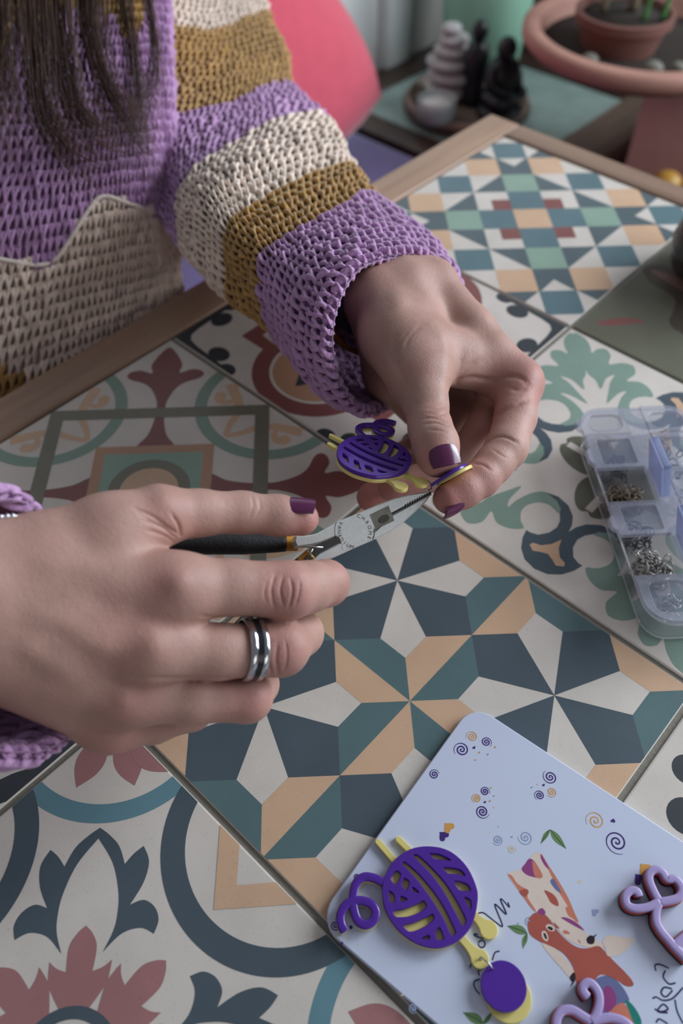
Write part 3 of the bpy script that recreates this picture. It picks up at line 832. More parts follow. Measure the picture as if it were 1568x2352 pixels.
def net(field, lo, h):
    """surface nets on a sampled field (negative inside) -> verts, quads"""
    s = field < 0
    nx, ny, nz = field.shape
    c = np.zeros((nx - 1, ny - 1, nz - 1), np.int8)
    for dx in (0, 1):
        for dy in (0, 1):
            for dz in (0, 1):
                c += s[dx:nx - 1 + dx, dy:ny - 1 + dy, dz:nz - 1 + dz]
    act = (c > 0) & (c < 8)
    idx = -np.ones(act.shape, np.int64); I = np.argwhere(act); idx[act] = np.arange(len(I))
    acc = np.zeros((len(I), 3)); cnt = np.zeros(len(I))
    corners = [(dx, dy, dz) for dx in (0, 1) for dy in (0, 1) for dz in (0, 1)]
    val = {k: field[I[:, 0] + k[0], I[:, 1] + k[1], I[:, 2] + k[2]] for k in corners}
    for a in corners:
        for ax in range(3):
            if a[ax]: continue
            b = list(a); b[ax] = 1; b = tuple(b)
            va, vb = val[a], val[b]; m_ = (va < 0) != (vb < 0)
            t = np.where(m_, va / np.where(m_, va - vb, 1), 0)
            p = np.tile(np.array(a, float), (len(I), 1)); p[:, ax] = t
            acc[m_] += p[m_]; cnt[m_] += 1
    V = (I + acc / cnt[:, None]) * h + lo
    Q = []
    for ax in range(3):
        u, w = [(1, 2), (2, 0), (0, 1)][ax]
        sl0 = [slice(None)] * 3; sl1 = [slice(None)] * 3
        sl0[ax] = slice(0, -1); sl1[ax] = slice(1, None)
        a_, b_ = s[tuple(sl0)], s[tuple(sl1)]
        e = np.argwhere(a_ != b_)
        e = e[(e[:, u] > 0) & (e[:, w] > 0) & (e[:, u] < field.shape[u] - 1) & (e[:, w] < field.shape[w] - 1)]
        def g(du, dw):
            q = e.copy(); q[:, u] -= du; q[:, w] -= dw
            return idx[q[:, 0], q[:, 1], q[:, 2]]
        quad = np.stack([g(1, 1), g(0, 1), g(0, 0), g(1, 0)], 1)
        flip = ~a_[e[:, 0], e[:, 1], e[:, 2]]
        quad[flip] = quad[flip][:, ::-1]
        Q.append(quad)
    return V, np.concatenate(Q)

def relax(V, Q, it=3, f=0.5):
    n = len(V)
    E = np.concatenate([Q[:, [0, 1]], Q[:, [1, 2]], Q[:, [2, 3]], Q[:, [3, 0]]])
    deg = np.bincount(E[:, 0], minlength=n) + np.bincount(E[:, 1], minlength=n)
    for k in range(it):
        for s_ in (f, -f * 0.96):
            S = np.zeros_like(V)
            for ax in range(3):
                S[:, ax] = np.bincount(E[:, 0], V[E[:, 1], ax], minlength=n) + np.bincount(E[:, 1], V[E[:, 0], ax], minlength=n)
            V = V + s_ * (S / np.maximum(deg, 1)[:, None] - V)
    return V

def normals(V, Q):
    d1 = V[Q[:, 2]] - V[Q[:, 0]]; d2 = V[Q[:, 3]] - V[Q[:, 1]]
    fn = np.cross(d1, d2); N = np.zeros_like(V)
    for k in range(4):
        for ax in range(3): N[:, ax] += np.bincount(Q[:, k], fn[:, ax], minlength=len(V))
    return N / np.maximum(np.linalg.norm(N, axis=1, keepdims=True), 1e-12)

def subdivide(V, Q):
    """one Catmull-Clark step on a closed quad mesh"""
    n = len(V); fp = V[Q].mean(1); nf = len(Q)
    E = np.concatenate([Q[:, [k, (k + 1) % 4]] for k in range(4)])
    Es = np.sort(E, 1); key = Es[:, 0].astype(np.int64) * n + Es[:, 1]
    uk, inv = np.unique(key, return_inverse=True); ne = len(uk)
    ea, eb = uk // n, uk % n
    fidx = np.tile(np.arange(nf), 4)
    cntf = np.bincount(inv, minlength=ne)
    fs = np.stack([np.bincount(inv, fp[fidx, ax], minlength=ne) for ax in range(3)], 1)
    ep = (V[ea] + V[eb] + fs) / (2 + cntf)[:, None]
    val = np.bincount(ea, minlength=n) + np.bincount(eb, minlength=n)
    mid = (V[ea] + V[eb]) / 2
    R_ = np.stack([np.bincount(ea, mid[:, ax], minlength=n) + np.bincount(eb, mid[:, ax], minlength=n) for ax in range(3)], 1) / np.maximum(val, 1)[:, None]
    fc = np.bincount(Q.ravel(), minlength=n)
    Fm = np.stack([np.bincount(Q.ravel(), np.repeat(fp[:, ax], 4), minlength=n) for ax in range(3)], 1) / np.maximum(fc, 1)[:, None]
    nv = np.maximum(val, 3)[:, None]
    vp = (Fm + 2 * R_ + (nv - 3) * V) / nv
    ei = inv.reshape(4, nf).T + n
    fi = np.arange(nf) + n + ne
    NQ = np.concatenate([np.stack([Q[:, k], ei[:, k], fi, ei[:, (k + 3) % 4]], 1) for k in range(4)])
    return np.concatenate([vp, ep, fp]), NQ

def hand_mesh(palm, fingers, h=1.05, kk=1.3, kp=9.0, pad=4.0):
    limbs = palm + [f_[0] for f_ in fingers]
    allp = np.array([q[0] for l_ in limbs for q in l_.p]); rad = np.array([q[1] for l_ in limbs for q in l_.p])
    lo = (allp - rad[:, None]).min(0) - pad; hi = (allp + rad[:, None]).max(0) + pad
    n = np.ceil((hi - lo) / h).astype(int) + 1
    ax = [(lo[i] + h * np.arange(n[i])).astype(np.float32) for i in range(3)]
    def block(l_, m_):
        a = np.min([q[0] - q[1] for q in l_.p], 0) - m_; b = np.max([q[0] + q[1] for q in l_.p], 0) + m_
        i0 = np.clip(np.floor((a - lo) / h).astype(int), 0, n - 1); i1 = np.clip(np.ceil((b - lo) / h).astype(int) + 1, 1, n)
        sl = tuple(slice(i0[i], i1[i]) for i in range(3))
        return sl, np.stack(np.meshgrid(*[ax[i][sl[i]] for i in range(3)], indexing='ij'), -1)
    pd = np.full(n, 40.0, np.float32)
    for l_ in palm:
        sl, X = block(l_, 15.0)
        pd[sl] = smin(pd[sl], l_.sd(X), kp)
    tot = pd.copy()
    for l_, kl in fingers:
        sl, X = block(l_, 13.0)
        F_ = smin(l_.sd(X), pd[sl], kl); T_ = tot[sl]
        ke = kk * np.clip(pd[sl] - F_, 0, 1) * np.clip(pd[sl] - T_, 0, 1) + 1e-6      # soften only where two fingers meet
        tot[sl] = smin(T_, F_, ke)
    V, Q = net(tot.astype(float), lo, h)
    V = relax(V, Q, 4)
    V, Q = subdivide(V, Q)
    return V, Q

def px_of(V):
    return np.stack([784 + FPX * V[:, 0] / V[:, 2], 1176 + FPX * V[:, 1] / V[:, 2]], 1)

def seg_dist(p, path):
    path = np.asarray(path, float); d = np.full(len(p), 1e9)
    for a, b in zip(path[:-1], path[1:]):
        ba = b - a; t = np.clip(((p - a) @ ba) / max(ba @ ba, 1e-9), 0, 1)
        d = np.minimum(d, np.linalg.norm(p - a - t[:, None] * ba, axis=1))
    return d

def carve(V, Q, off, sc, lines, bumps=()):
    """skin folds (negative) and raised tendons (positive): traced lines applied to the facing skin as real relief"""
    N = normals(V, Q); p = px_of(V)
    view = V / np.linalg.norm(V, axis=1, keepdims=True)
    face = np.clip(-(N * view).sum(1) * 2.5, 0, 1)
    disp = np.zeros(len(V))
    for path, w, dep in lines:
        path = catmull(np.array([(off[0] + x * sc, off[1] + y * sc) for x, y in path]), 4)
        x0, y0 = path.min(0) - 4 * w; x1, y1 = path.max(0) + 4 * w
        m_ = (p[:, 0] > x0) & (p[:, 0] < x1) & (p[:, 1] > y0) & (p[:, 1] < y1)
        if not m_.any(): continue
        d = seg_dist(p[m_], path)
        e0 = np.minimum(np.linalg.norm(p[m_] - path[0], axis=1), np.linalg.norm(p[m_] - path[-1], axis=1))
        disp[m_] -= dep * np.exp(-(d / w) ** 2) * face[m_] * np.clip(0.25 + e0 / (3.0 * w + 4), 0, 1)
    for (x, y), w, hgt in bumps:
        d = np.linalg.norm(p - np.array([off[0] + x * sc, off[1] + y * sc]), axis=1)
        disp += hgt * np.exp(-(d / w) ** 2) * face
    return V + N * disp[:, None]

SKIN_A, SKIN_R = np.array(lin((180, 144, 131))), np.array(lin((172, 106, 102)))
def skin_color(V, spots, base=0.12):
    w = np.full(len(V), base)
    for c, r_, a in spots: w = np.maximum(w, a * np.exp(-(np.linalg.norm(V - c, axis=1) / r_) ** 2))
    return SKIN_A * (1 - w[:, None]) + SKIN_R * w[:, None]

def skin_mat():
    m_ = mat('skin', (210, 170, 150), 0.52, var=0.09, scale=70, attr='Col', sss=0.2, spec=0.5)
    nt = m_.node_tree; N = nt.nodes; L = nt.links; b = N['Principled BSDF']
    tc = N.new('ShaderNodeTexCoord')
    vo = N.new('ShaderNodeTexVoronoi'); vo.inputs['Scale'].default_value = 900; vo.feature = 'DISTANCE_TO_EDGE'
    no = N.new('ShaderNodeTexNoise'); no.inputs['Scale'].default_value = 500; no.inputs['Detail'].default_value = 4
    L.new(tc.outputs['Object'], vo.inputs['Vector']); L.new(tc.outputs['Object'], no.inputs['Vector'])
    ad = N.new('ShaderNodeMath'); ad.operation = 'ADD'; L.new(vo.outputs['Distance'], ad.inputs[0]); L.new(no.outputs['Fac'], ad.inputs[1])
    bp = N.new('ShaderNodeBump'); bp.inputs['Strength'].default_value = 0.3; bp.inputs['Distance'].default_value = 0.0005
    L.new(ad.outputs[0], bp.inputs['Height']); L.new(bp.outputs['Normal'], b.inputs['Normal'])
    return m_
SKIN = skin_mat()

# --- hand holding the pliers (left of the picture)
A_palm = [Limb([(-420, 1440, 262, 21), (-60, 1330, 279, 17), (405, 1352, 299, 12)], 6), Limb([(-420, 1470, 262, 21), (-60, 1390, 277, 18), (345, 1486, 297, 12)], 6),
          Limb([(-60, 1440, 279, 18), (288, 1590, 303, 11.6)], 6), Limb([(-420, 1540, 266, 20), (-60, 1470, 283, 17), (250, 1650, 315, 11.8)], 6),
          Limb([(60, 1400, 300, 17), (300, 1500, 322, 14)], 6), Limb([(-60, 1285, 281, 14), (110, 1265, 291, 13.5), (250, 1222, 300, 13)], 6)]
A_fing = [(Limb([(405, 1352, 299, 12.4), (530, 1349, 307, 10.5), (660, 1356, 316, 11.3), (705, 1349, 324, 10.2), (748, 1340, 333, 9.4), (760, 1333, 352, 7.6)], 3), 9),
          (Limb([(345, 1488, 297, 12.4), (500, 1497, 306, 10.3), (645, 1488, 317, 10.9), (690, 1455, 336, 9.2), (668, 1420, 356, 8)], 3), 8),
          (Limb([(288, 1590, 303, 11.8), (440, 1602, 311, 9.9), (568, 1602, 320, 9.6), (592, 1572, 338, 8.4), (580, 1535, 354, 7.4)], 3), 8),
          (Limb([(250, 1652, 315, 12), (350, 1652, 328, 9.6), (440, 1630, 340, 8.6), (470, 1590, 354, 7)], 3), 8),
          (Limb([(250, 1222, 300, 13), (366, 1184, 309, 11.6), (460, 1178, 318, 9.0), (555, 1177, 326, 8.3), (640, 1184, 331, 8.2), (692, 1191, 334, 7.2)], 3), 9)]
VA, QA = hand_mesh(A_palm, A_fing)
zA = ((0, 1080), 800 / 1568)
VA = carve(VA, QA, *zA, [
    ([(1238, 470), (1222, 540), (1234, 620)], 3.2, .42), ([(1275, 478), (1262, 540), (1276, 612)], 3.0, .5), ([(1308, 488), (1316, 550), (1300, 622)], 3.2, .5), ([(1350, 500), (1346, 560), (1328, 612)], 3, .38), ([(1200, 500), (1190, 560), (1200, 600)], 3, .25),
    ([(1215, 760), (1203, 830), (1222, 920)], 3.2, .45), ([(1250, 780), (1243, 850), (1254, 932)], 3.2, .45), ([(1287, 770), (1292, 850), (1280, 900)], 3, .35),
    ([(600, 170), (680, 205), (750, 255), (805, 290)], 4, .55), ([(640, 225), (715, 252), (790, 305)], 3.6, .5), ([(660, 270), (735, 292), (780, 322)], 3.5, .4), ([(770, 195), (803, 245), (812, 292)], 4, .7), ([(620, 195), (690, 232), (770, 280)], 3, .3),
    ([(1130, 110), (1140, 160), (1120, 210)], 3, .2), ([(1160, 115), (1172, 165), (1150, 215)], 3, .2),
    ([(900, 655), (1000, 668), (1200, 672)], 4, .4), ([(570, 935), (800, 938), (1050, 940)], 5, .5),
    ([(500, 440), (300, 420), (100, 430)], 24, -.45), ([(450, 760), (250, 680), (60, 620)], 26, -.5), ([(420, 990), (200, 860), (30, 760)], 24, -.4),
    ([(560, 640), (480, 600), (300, 550)], 26, .5), ([(500, 900), (400, 850), (250, 770)], 26, .5)],
    [((800, 505), 34, 1.3), ((690, 790), 34, 1.2), ((560, 1030), 30, 1.0), ((720, 130), 28, .5)])
spA = [(Jm(660, 1356, 306), 15, .55), (Jm(650, 1490, 308), 13, .55), (Jm(575, 1605, 312), 14, .5), (Jm(705, 1190, 336), 14, .75), (Jm(385, 1190, 300), 16, .35), (Jm(760, 1340, 335), 14, .6), (Jm(380, 1340, 288), 12, .45), (Jm(300, 1440, 290), 20, .4), (Jm(300, 1600, 295), 14, .45), (Jm(255, 1690, 310), 18, .4)]
CA = skin_color(VA, spA)

# --- hand holding the earring
B_palm = [Limb([(725, 590, 510, 17), (862, 675, 434, 14), (905, 770, 421, 15.5)], 6), Limb([(800, 560, 525, 17), (988, 655, 448, 14), (1080, 760, 436, 12.5), (1190, 880, 426, 11.8)], 6),
          Limb([(925, 665, 446, 16), (1148, 885, 452, 11.5)], 6), Limb([(905, 690, 455, 15), (1098, 905, 474, 11)], 6), Limb([(875, 700, 452, 14), (1050, 925, 490, 11)], 6),
          Limb([(855, 705, 442, 14), (903, 855, 456, 16.5), (965, 930, 474, 14)], 6), Limb([(905, 770, 421, 15), (960, 868, 402, 12.5)], 6),
          Limb([(760, 580, 515, 18), (925, 665, 438, 14), (985, 790, 420, 13)], 6), Limb([(975, 800, 411, 12.5), (1050, 815, 422, 10.5), (1125, 845, 429, 10)], 6), Limb([(985, 850, 408, 8.5), (1060, 850, 421, 7.5), (1130, 868, 427, 8)], 6)]
B_fing = [(Limb([(1190, 880, 426, 11.8), (1183, 960, 410, 10.4), (1162, 1030, 395, 10.1), (1132, 1068, 388, 9.0), (1103, 1100, 382, 8.7), (1064, 1126, 377, 8.3), (1030, 1145, 374, 7.4)], 3), 8),
          (Limb([(1148, 888, 452, 11.4), (1110, 985, 430, 9.6), (1060, 1050, 424, 9), (1000, 1090, 420, 8.6), (900, 1118, 410, 7.6)], 3), 7),
          (Limb([(1098, 905, 474, 11), (1032, 1010, 458, 9.5), (940, 1092, 440, 8.6), (852, 1142, 428, 7.8)], 3), 7),
          (Limb([(1050, 925, 490, 11), (985, 1012, 484, 9), (890, 1062, 470, 7)], 3), 7),
          (Limb([(905, 770, 421, 15.5), (960, 868, 402, 12.6), (978, 930, 392, 10.3), (988, 985, 382, 9.9), (1000, 1020, 375, 10.2), (1005, 1048, 371, 9.9)], 4), 11)]
VB, QB = hand_mesh(B_palm, B_fing)
zB = ((740, 560), 560 / 1568)
VB = carve(VB, QB, *zB, [
    ([(640, 1130), (700, 1118), (795, 1140)], 3.0, .45), ([(650, 1165), (720, 1150), (805, 1172)], 3.0, .5), ([(690, 1092), (750, 1098), (800, 1088)], 3, .35), ([(680, 1195), (740, 1200), (800, 1205)], 3, .35), ([(660, 1060), (730, 1055), (790, 1050)], 3, .2),
    ([(470, 600), (462, 700), (490, 800), (525, 900)], 8, .7), ([(560, 560), (490, 640), (470, 720)], 5, .4), ([(640, 520), (560, 600), (530, 680)], 5, .35), ([(400, 620), (430, 720), (470, 800)], 5, .35),
    ([(850, 905), (950, 862), (1080, 872), (1180, 848), (1250, 858)], 6, 1.1), ([(1240, 850), (1285, 872), (1310, 905)], 5, .8), ([(1090, 1112), (1180, 1062), (1310, 1008)], 6, 1.1), ([(1200, 930), (1260, 940), (1330, 930)], 5, .7),
    ([(1030, 1292), (1090, 1250), (1170, 1240), (1252, 1278)], 3.6, .75), ([(960, 1412), (1030, 1420), (1082, 1457)], 3.4, .6), ([(1100, 1325), (1150, 1360), (1190, 1380)], 3, .3), ([(880, 980), (870, 900), (930, 800), (1010, 740)], 6, .5), ([(900, 700), (880, 800), (850, 900)], 7, .5),
    ([(720, 520), (780, 620), (790, 760), (780, 950)], 14, -.8), ([(420, 420), (560, 340), (640, 360)], 18, -.35)],
    [((480, 330), 26, 1.2), ((1340, 860), 28, 1.2), ((1100, 660), 44, 1.4), ((760, 720), 36, .8)])
spB = [(Jm(1005, 1060, 365), 14, .55), (Jm(1030, 1145, 370), 16, .75), (Jm(1210, 890, 418), 22, .6), (Jm(1140, 960, 410), 18, .6), (Jm(1090, 1100, 378), 16, .55), (Jm(860, 1140, 425), 30, .9), (Jm(900, 1110, 410), 22, .85), (Jm(1000, 970, 378), 10, .45), (Jm(1120, 1000, 425), 18, .6), (Jm(880, 850, 440), 16, .35), (Jm(950, 860, 395), 14, .35)]
CB = skin_color(VB, spB)

# ------------------------------------------------------------------ person: body, crochet sweater, hair
person = thing('person', 'person in a striped crochet sweater working with pliers at the table, head out of frame', 'person', (-0.2, 0.12, FLOOR_Z))
core_l = [Limb([(-50, 820, 640, 50), (-30, 420, 645, 55), (-20, -60, 690, 50)], 40), Limb([(-20, -60, 690, 45), (425, -20, 818, 24), (462, 210, 722, 22), (575, 435, 614, 22), (700, 570, 538, 17), (750, 592, 516, 13)], 30),
          Limb([(-20, -60, 690, 45), (-420, -30, 660, 40), (-800, 600, 520, 38), (-1000, 1350, 370, 34), (-420, 1470, 264, 24)], 30)]
def coarse(limbs, h=6.0):
    allp = np.array([q[0] for l_ in limbs for q in l_.p]); rad = np.array([q[1] for l_ in limbs for q in l_.p])
    lo = (allp - rad[:, None]).min(0) - 2 * h; hi = (allp + rad[:, None]).max(0) + 2 * h
    n = np.ceil((hi - lo) / h).astype(int) + 1
    X = np.stack(np.meshgrid(*[(lo[i] + h * np.arange(n[i])).astype(np.float32) for i in range(3)], indexing='ij'), -1)
    d = None
    for l_ in limbs:
        e = l_.sd(X); d = e if d is None else smin(d, e, 30)
    V, Q = net(d.astype(float), lo, h)
    return relax(V, Q, 3), Q
VC, QC = coarse(core_l)
body = obj('body', cam2w(VC / 1000), QC, SKIN, person)
hands_ = [obj('hand_tmp', cam2w(V_ / 1000), Q_, SKIN, None) for V_, Q_ in ((VA, QA), (VB, QB))]
bpy.context.view_layer.update()
joined = False
try:
    for k, h_ in enumerate(hands_):
        md = body.modifiers.new('join', 'BOOLEAN'); md.operation = 'UNION'; md.object = h_; md.solver = 'MANIFOLD'
    bpy.context.view_layer.update()
    dgp = bpy.context.evaluated_depsgraph_get()
    me = bpy.data.meshes.new_from_object(body.evaluated_get(dgp))
    body.modifiers.clear()
    if len(me.vertices) > len(VA) + len(VB):
        body.data = me; joined = True
except Exception as ex:
    joined = False
if not joined:
    body.modifiers.clear()
    V_ = np.concatenate([VA, VB, VC]); Q_ = np.concatenate([QA, QB + len(VA), QC + len(VA) + len(VB)])
    o2 = obj('body', cam2w(V_ / 1000), Q_, SKIN, person); bpy.data.objects.remove(body); body = o2
for h_ in hands_: bpy.data.objects.remove(h_)
co = np.zeros(len(body.data.vertices) * 3, np.float32); body.data.vertices.foreach_get('co', co)
pc_ = ((co.reshape(-1, 3) + wloc(body) - CAM_C) @ CAM_R.T) * 1000
ca = body.data.color_attributes.get('Col') or body.data.color_attributes.new('Col', 'FLOAT_COLOR', 'POINT')
c4 = np.ones((len(pc_), 4), np.float32); c4[:, :3] = skin_color(pc_, spA + spB)
ca.data.foreach_set('color', c4.ravel())
body.data.polygons.foreach_set('use_smooth', np.ones(len(body.data.polygons), bool))
body['label'] = 'bare hands, one gripping pliers and one pinching an earring'

PURPLE, MUST, BEIGE, IVORY = (np.array(lin(c)) for c in ((192, 150, 194), (186, 145, 84), (240, 220, 204), (240, 226, 212)))
yarn = mat('yarn', (200, 200, 200), 0.85, var=0.10, scale=160, attr='Col', bump=0.5, bscale=900, spec=0.2, sheen=0.35)

class Cloth:
    """surface lofted through closed loops of camera-space points; loops run along the limb"""
    def __init__(s, loops, per=24, around=16):
        L_ = np.array([[Jm(*q) for q in lp_] for lp_ in loops])
        R_ = np.array([catmull(l_, around, True) for l_ in L_])
        s.nl = len(loops)
        cols = [catmull(R_[:, k], per) for k in range(R_.shape[1])]
        s.S = np.stack(cols, 1)                      # rows along the limb, columns around
        du = np.roll(s.S, -1, 1) - np.roll(s.S, 1, 1); dv = np.gradient(s.S, axis=0)
        N = np.cross(du, dv); N /= np.maximum(np.linalg.norm(N, axis=2, keepdims=True), 1e-9)
        out = s.S - s.S.mean(1, keepdims=True)
        if (N * out).sum() < 0: N = -N
        for _ in range(6):
            N = N + np.roll(N, 1, 1) + np.roll(N, -1, 1) + np.concatenate([N[:1], N[:-1]]) + np.concatenate([N[1:], N[-1:]])
            N /= np.maximum(np.linalg.norm(N, axis=2, keepdims=True), 1e-9)
        s.N = N; s.per = per
        s.len = np.linalg.norm(np.diff(s.S, axis=0), axis=2).mean(1)
    def at(s, u, v, z):
        """u in turns, v in rows of the dense grid, z outwards (mm)"""
        nu = s.S.shape[1]; uu = (u % 1.0) * nu; i = np.floor(uu).astype(int) % nu; fu = (uu - np.floor(uu))[..., None]; i2 = (i + 1) % nu
        vv = np.clip(v, 0, s.S.shape[0] - 1.001); j = np.floor(vv).astype(int); fv = (vv - j)[..., None]
        def bl(G): return (G[j, i] * (1 - fu) + G[j, i2] * fu) * (1 - fv) + (G[j + 1, i] * (1 - fu) + G[j + 1, i2] * fu) * fv
        ext = (v - vv)[..., None] * 0
        return bl(s.S) + bl(s.N) * z[..., None]
    def v_at_len(s, d):
        cum = np.r_[0, np.cumsum(s.len)]
        return np.interp(d, cum, np.arange(len(cum)))
    def total(s): return s.len.sum()

def stitch_unit(w, h, r_):
    """one crochet stitch: two leaning legs and the chain on top, as yarn tubes (mm)"""
    vs_, fs_ = [], []; n = 0
    legs = [[(.07, -.14, .2), (.05, .15, 1.9), (-.06, .5, 2.5), (-.2, .78, 2.2), (-.36, 1.02, .7)], [(-.07, -.14, .1), (-.05, .15, 1.5), (.08, .5, 2.1), (.22, .78, 2.0), (.38, 1.02, .6)],
            [(-.52, .98, .6), (-.26, 1.06, 1.5), (0, .97, 1.2), (.26, 1.06, 1.5), (.52, .98, .6)]]
    for k, lg in enumerate(legs):
        p = catmull(np.array(lg) * [w, h, 1], 2); v, f = tube(p, r_ * (1.0 if k < 2 else .85), 6, caps=False)
        vs_.append(v); fs_ += [[i + n for i in q] for q in f]; n += len(v)
    v = np.concatenate(vs_); v[:, 0] /= w; v[:, 1] /= h
    return v, np.array(fs_)

def crochet(cl_, colfun, w, h, r_, v0=0.0, v1=None, u0=0.0, u1=1.0, inside=False, keep=None, ratio=None, seed=1):
    g = np.random.default_rng(seed)
    rows = []
    v1 = cl_.total() if v1 is None else v1
    circ_ = np.linalg.norm(np.roll(cl_.S, -1, 1) - cl_.S, axis=2).sum(1)
    U, F = stitch_unit(w, h, r_)
    P = []; Cc = []; nst = 0
    d = v0; k = 0
    while d < v1:
        va = cl_.v_at_len(d); vb = cl_.v_at_len(d + h)
        if vb - va < 1e-6: break
        n = int(round(np.median(circ_) / w))
        ui = (np.arange(n) + 0.5 * (k % 2)) / n
        ui = ui[(ui >= u0) & (ui <= u1)] if u1 - u0 < 1 else ui
        jit = g.normal(0, 1, (len(ui), 3))
        uu = ui[:, None] + (U[None, :, 0] * (1 + .13 * jit[:, :1]) + (.15 * jit[:, 1:2] + .20 * (1 if k % 2 else -1)) * (U[None, :, 1] - .4)) / n * (1 if k % 2 == 0 else -1)
        vv = va + (vb - va) * (U[None, :, 1] + .06 * jit[:, 2:3])
        z = U[None, :, 2] * (1 + .16 * jit[:, :1]) + .25 * jit[:, 1:2] + .35 * math.sin(k * 1.9) + 0 * uu
        uu = uu + (.22 * math.sin(k * 2.3)) / n
        Q = cl_.at(uu, vv, -z if inside else z)
        ctr = Q.mean(1); px = px_of(ctr)
        c = colfun(px, np.full(len(ui), (va + vb) / 2), ui)
        m_ = np.ones(len(ui), bool) if keep is None else keep(px, ctr)
        c = c * (1 + g.normal(0, .07, (len(ui), 1)))
        for i in np.nonzero(m_)[0]:
            P.append(Q[i]); Cc.append(c[i])
        d += h; k += 1
    P = np.array(P); n, m_, _ = P.shape
    Fa = (F[None] + (np.arange(n) * m_)[:, None, None]).reshape(-1, 4)
    return P.reshape(-1, 3), Fa, np.repeat(np.array(Cc), m_, 0)

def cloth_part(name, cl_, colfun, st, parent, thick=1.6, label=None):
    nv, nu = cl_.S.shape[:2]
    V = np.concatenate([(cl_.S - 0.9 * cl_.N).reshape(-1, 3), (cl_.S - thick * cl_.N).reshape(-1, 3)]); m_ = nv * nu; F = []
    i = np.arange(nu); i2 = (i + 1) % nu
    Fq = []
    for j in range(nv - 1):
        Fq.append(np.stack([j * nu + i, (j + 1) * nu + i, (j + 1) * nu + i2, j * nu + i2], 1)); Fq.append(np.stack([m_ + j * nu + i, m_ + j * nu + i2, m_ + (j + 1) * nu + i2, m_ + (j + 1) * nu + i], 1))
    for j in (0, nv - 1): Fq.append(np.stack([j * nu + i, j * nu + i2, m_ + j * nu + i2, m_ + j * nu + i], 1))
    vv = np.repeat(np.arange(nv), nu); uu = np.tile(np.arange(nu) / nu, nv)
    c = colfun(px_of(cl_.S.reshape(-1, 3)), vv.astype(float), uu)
    o = obj(name, cam2w(V / 1000), np.concatenate(Fq), yarn, parent, colors=np.concatenate([c, c]) * 0.62)  # base layer colour darkened to paint shade into the gaps between stitches
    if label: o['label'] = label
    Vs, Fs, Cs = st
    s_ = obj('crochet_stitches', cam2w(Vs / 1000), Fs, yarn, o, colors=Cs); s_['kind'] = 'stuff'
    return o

SB = [[(1055, 668, 462), (990, 600, 448), (905, 588, 428), (818, 622, 412), (765, 735, 405), (772, 860, 412), (835, 945, 432), (905, 925, 470), (1000, 840, 495), (1062, 745, 485)],
      [(1000, 565, 495), (930, 545, 468), (840, 555, 440), (745, 610, 420), (700, 710, 415), (705, 820, 425), (745, 905, 450), (830, 880, 495), (930, 770, 520), (990, 650, 515)],
      [(858, 450, 540), (800, 475, 505), (730, 515, 475), (655, 560, 455), (608, 600, 448), (612, 690, 455), (645, 775, 480), (730, 760, 530), (830, 650, 560), (870, 530, 560)],
      [(828, 410, 560), (765, 435, 525), (685, 475, 495), (610, 520, 470), (562, 565, 462), (565, 640, 470), (590, 725, 492), (680, 700, 545), (780, 590, 580), (830, 480, 580)],
      [(802, 375, 585), (730, 395, 545), (640, 435, 510), (560, 485, 485), (520, 525, 475), (520, 600, 482), (535, 690, 505), (630, 650, 560), (740, 530, 600), (800, 430, 600)],
      [(775, 320, 610), (690, 335, 570), (590, 370, 530), (510, 420, 505), (468, 470, 495), (462, 545, 500), (480, 630, 525), (570, 600, 580), (690, 480, 625), (770, 380, 628)],
      [(745, 270, 650), (645, 280, 608), (560, 325, 578), (475, 378, 556), (425, 430, 550), (415, 500, 555), (430, 575, 545), (520, 550, 600), (640, 430, 650), (735, 330, 660)],
      [(664, 190, 700), (605, 205, 668), (545, 235, 640), (470, 258, 622), (390, 272, 612), (330, 330, 622), (330, 420, 645), (430, 400, 680), (560, 290, 715), (650, 220, 720)],
      [(655, 125, 740), (600, 140, 708), (530, 150, 682), (450, 160, 662), (370, 165, 652), (300, 200, 660), (300, 280, 680), (400, 270, 720), (530, 190, 750), (635, 145, 762)],
      [(612, 30, 790), (565, 45, 750), (500, 75, 710), (430, 70, 680), (350, 55, 665), (280, 90, 670), (290, 150, 700), (390, 140, 750), (500, 80, 790), (590, 45, 805)],
      [(598, -60, 850), (550, -60, 800), (480, -55, 760), (400, -60, 735), (330, -70, 720), (270, -40, 725), (280, 20, 750), (380, 10, 800), (490, -40, 840), (580, -60, 860)]]
PERB = 24
def col_B(px, v, u):
    k = v / PERB
    c = np.where((k < 2.0)[:, None], PURPLE, np.where((k < 4.0)[:, None], MUST, np.where((k < 6.0)[:, None], BEIGE, np.where((k < 7.05)[:, None], PURPLE, np.where((k < 9.0)[:, None], MUST, BEIGE)))))
    return c
clB = Cloth(SB, PERB)
WB, HB, RB = 7.9, 8.6, 1.56
stB = crochet(clB, col_B, WB, HB, RB, seed=3)
stBi = crochet(clB, col_B, WB, HB, RB, v1=70, inside=True, seed=4)
st_all = (np.concatenate([stB[0], stBi[0]]), np.concatenate([stB[1], stBi[1] + len(stB[0])]), np.concatenate([stB[2], stBi[2]]))
cloth_part('sleeve', clB, col_B, st_all, person, label='crochet sleeve striped purple, mustard and beige with a wide purple cuff')

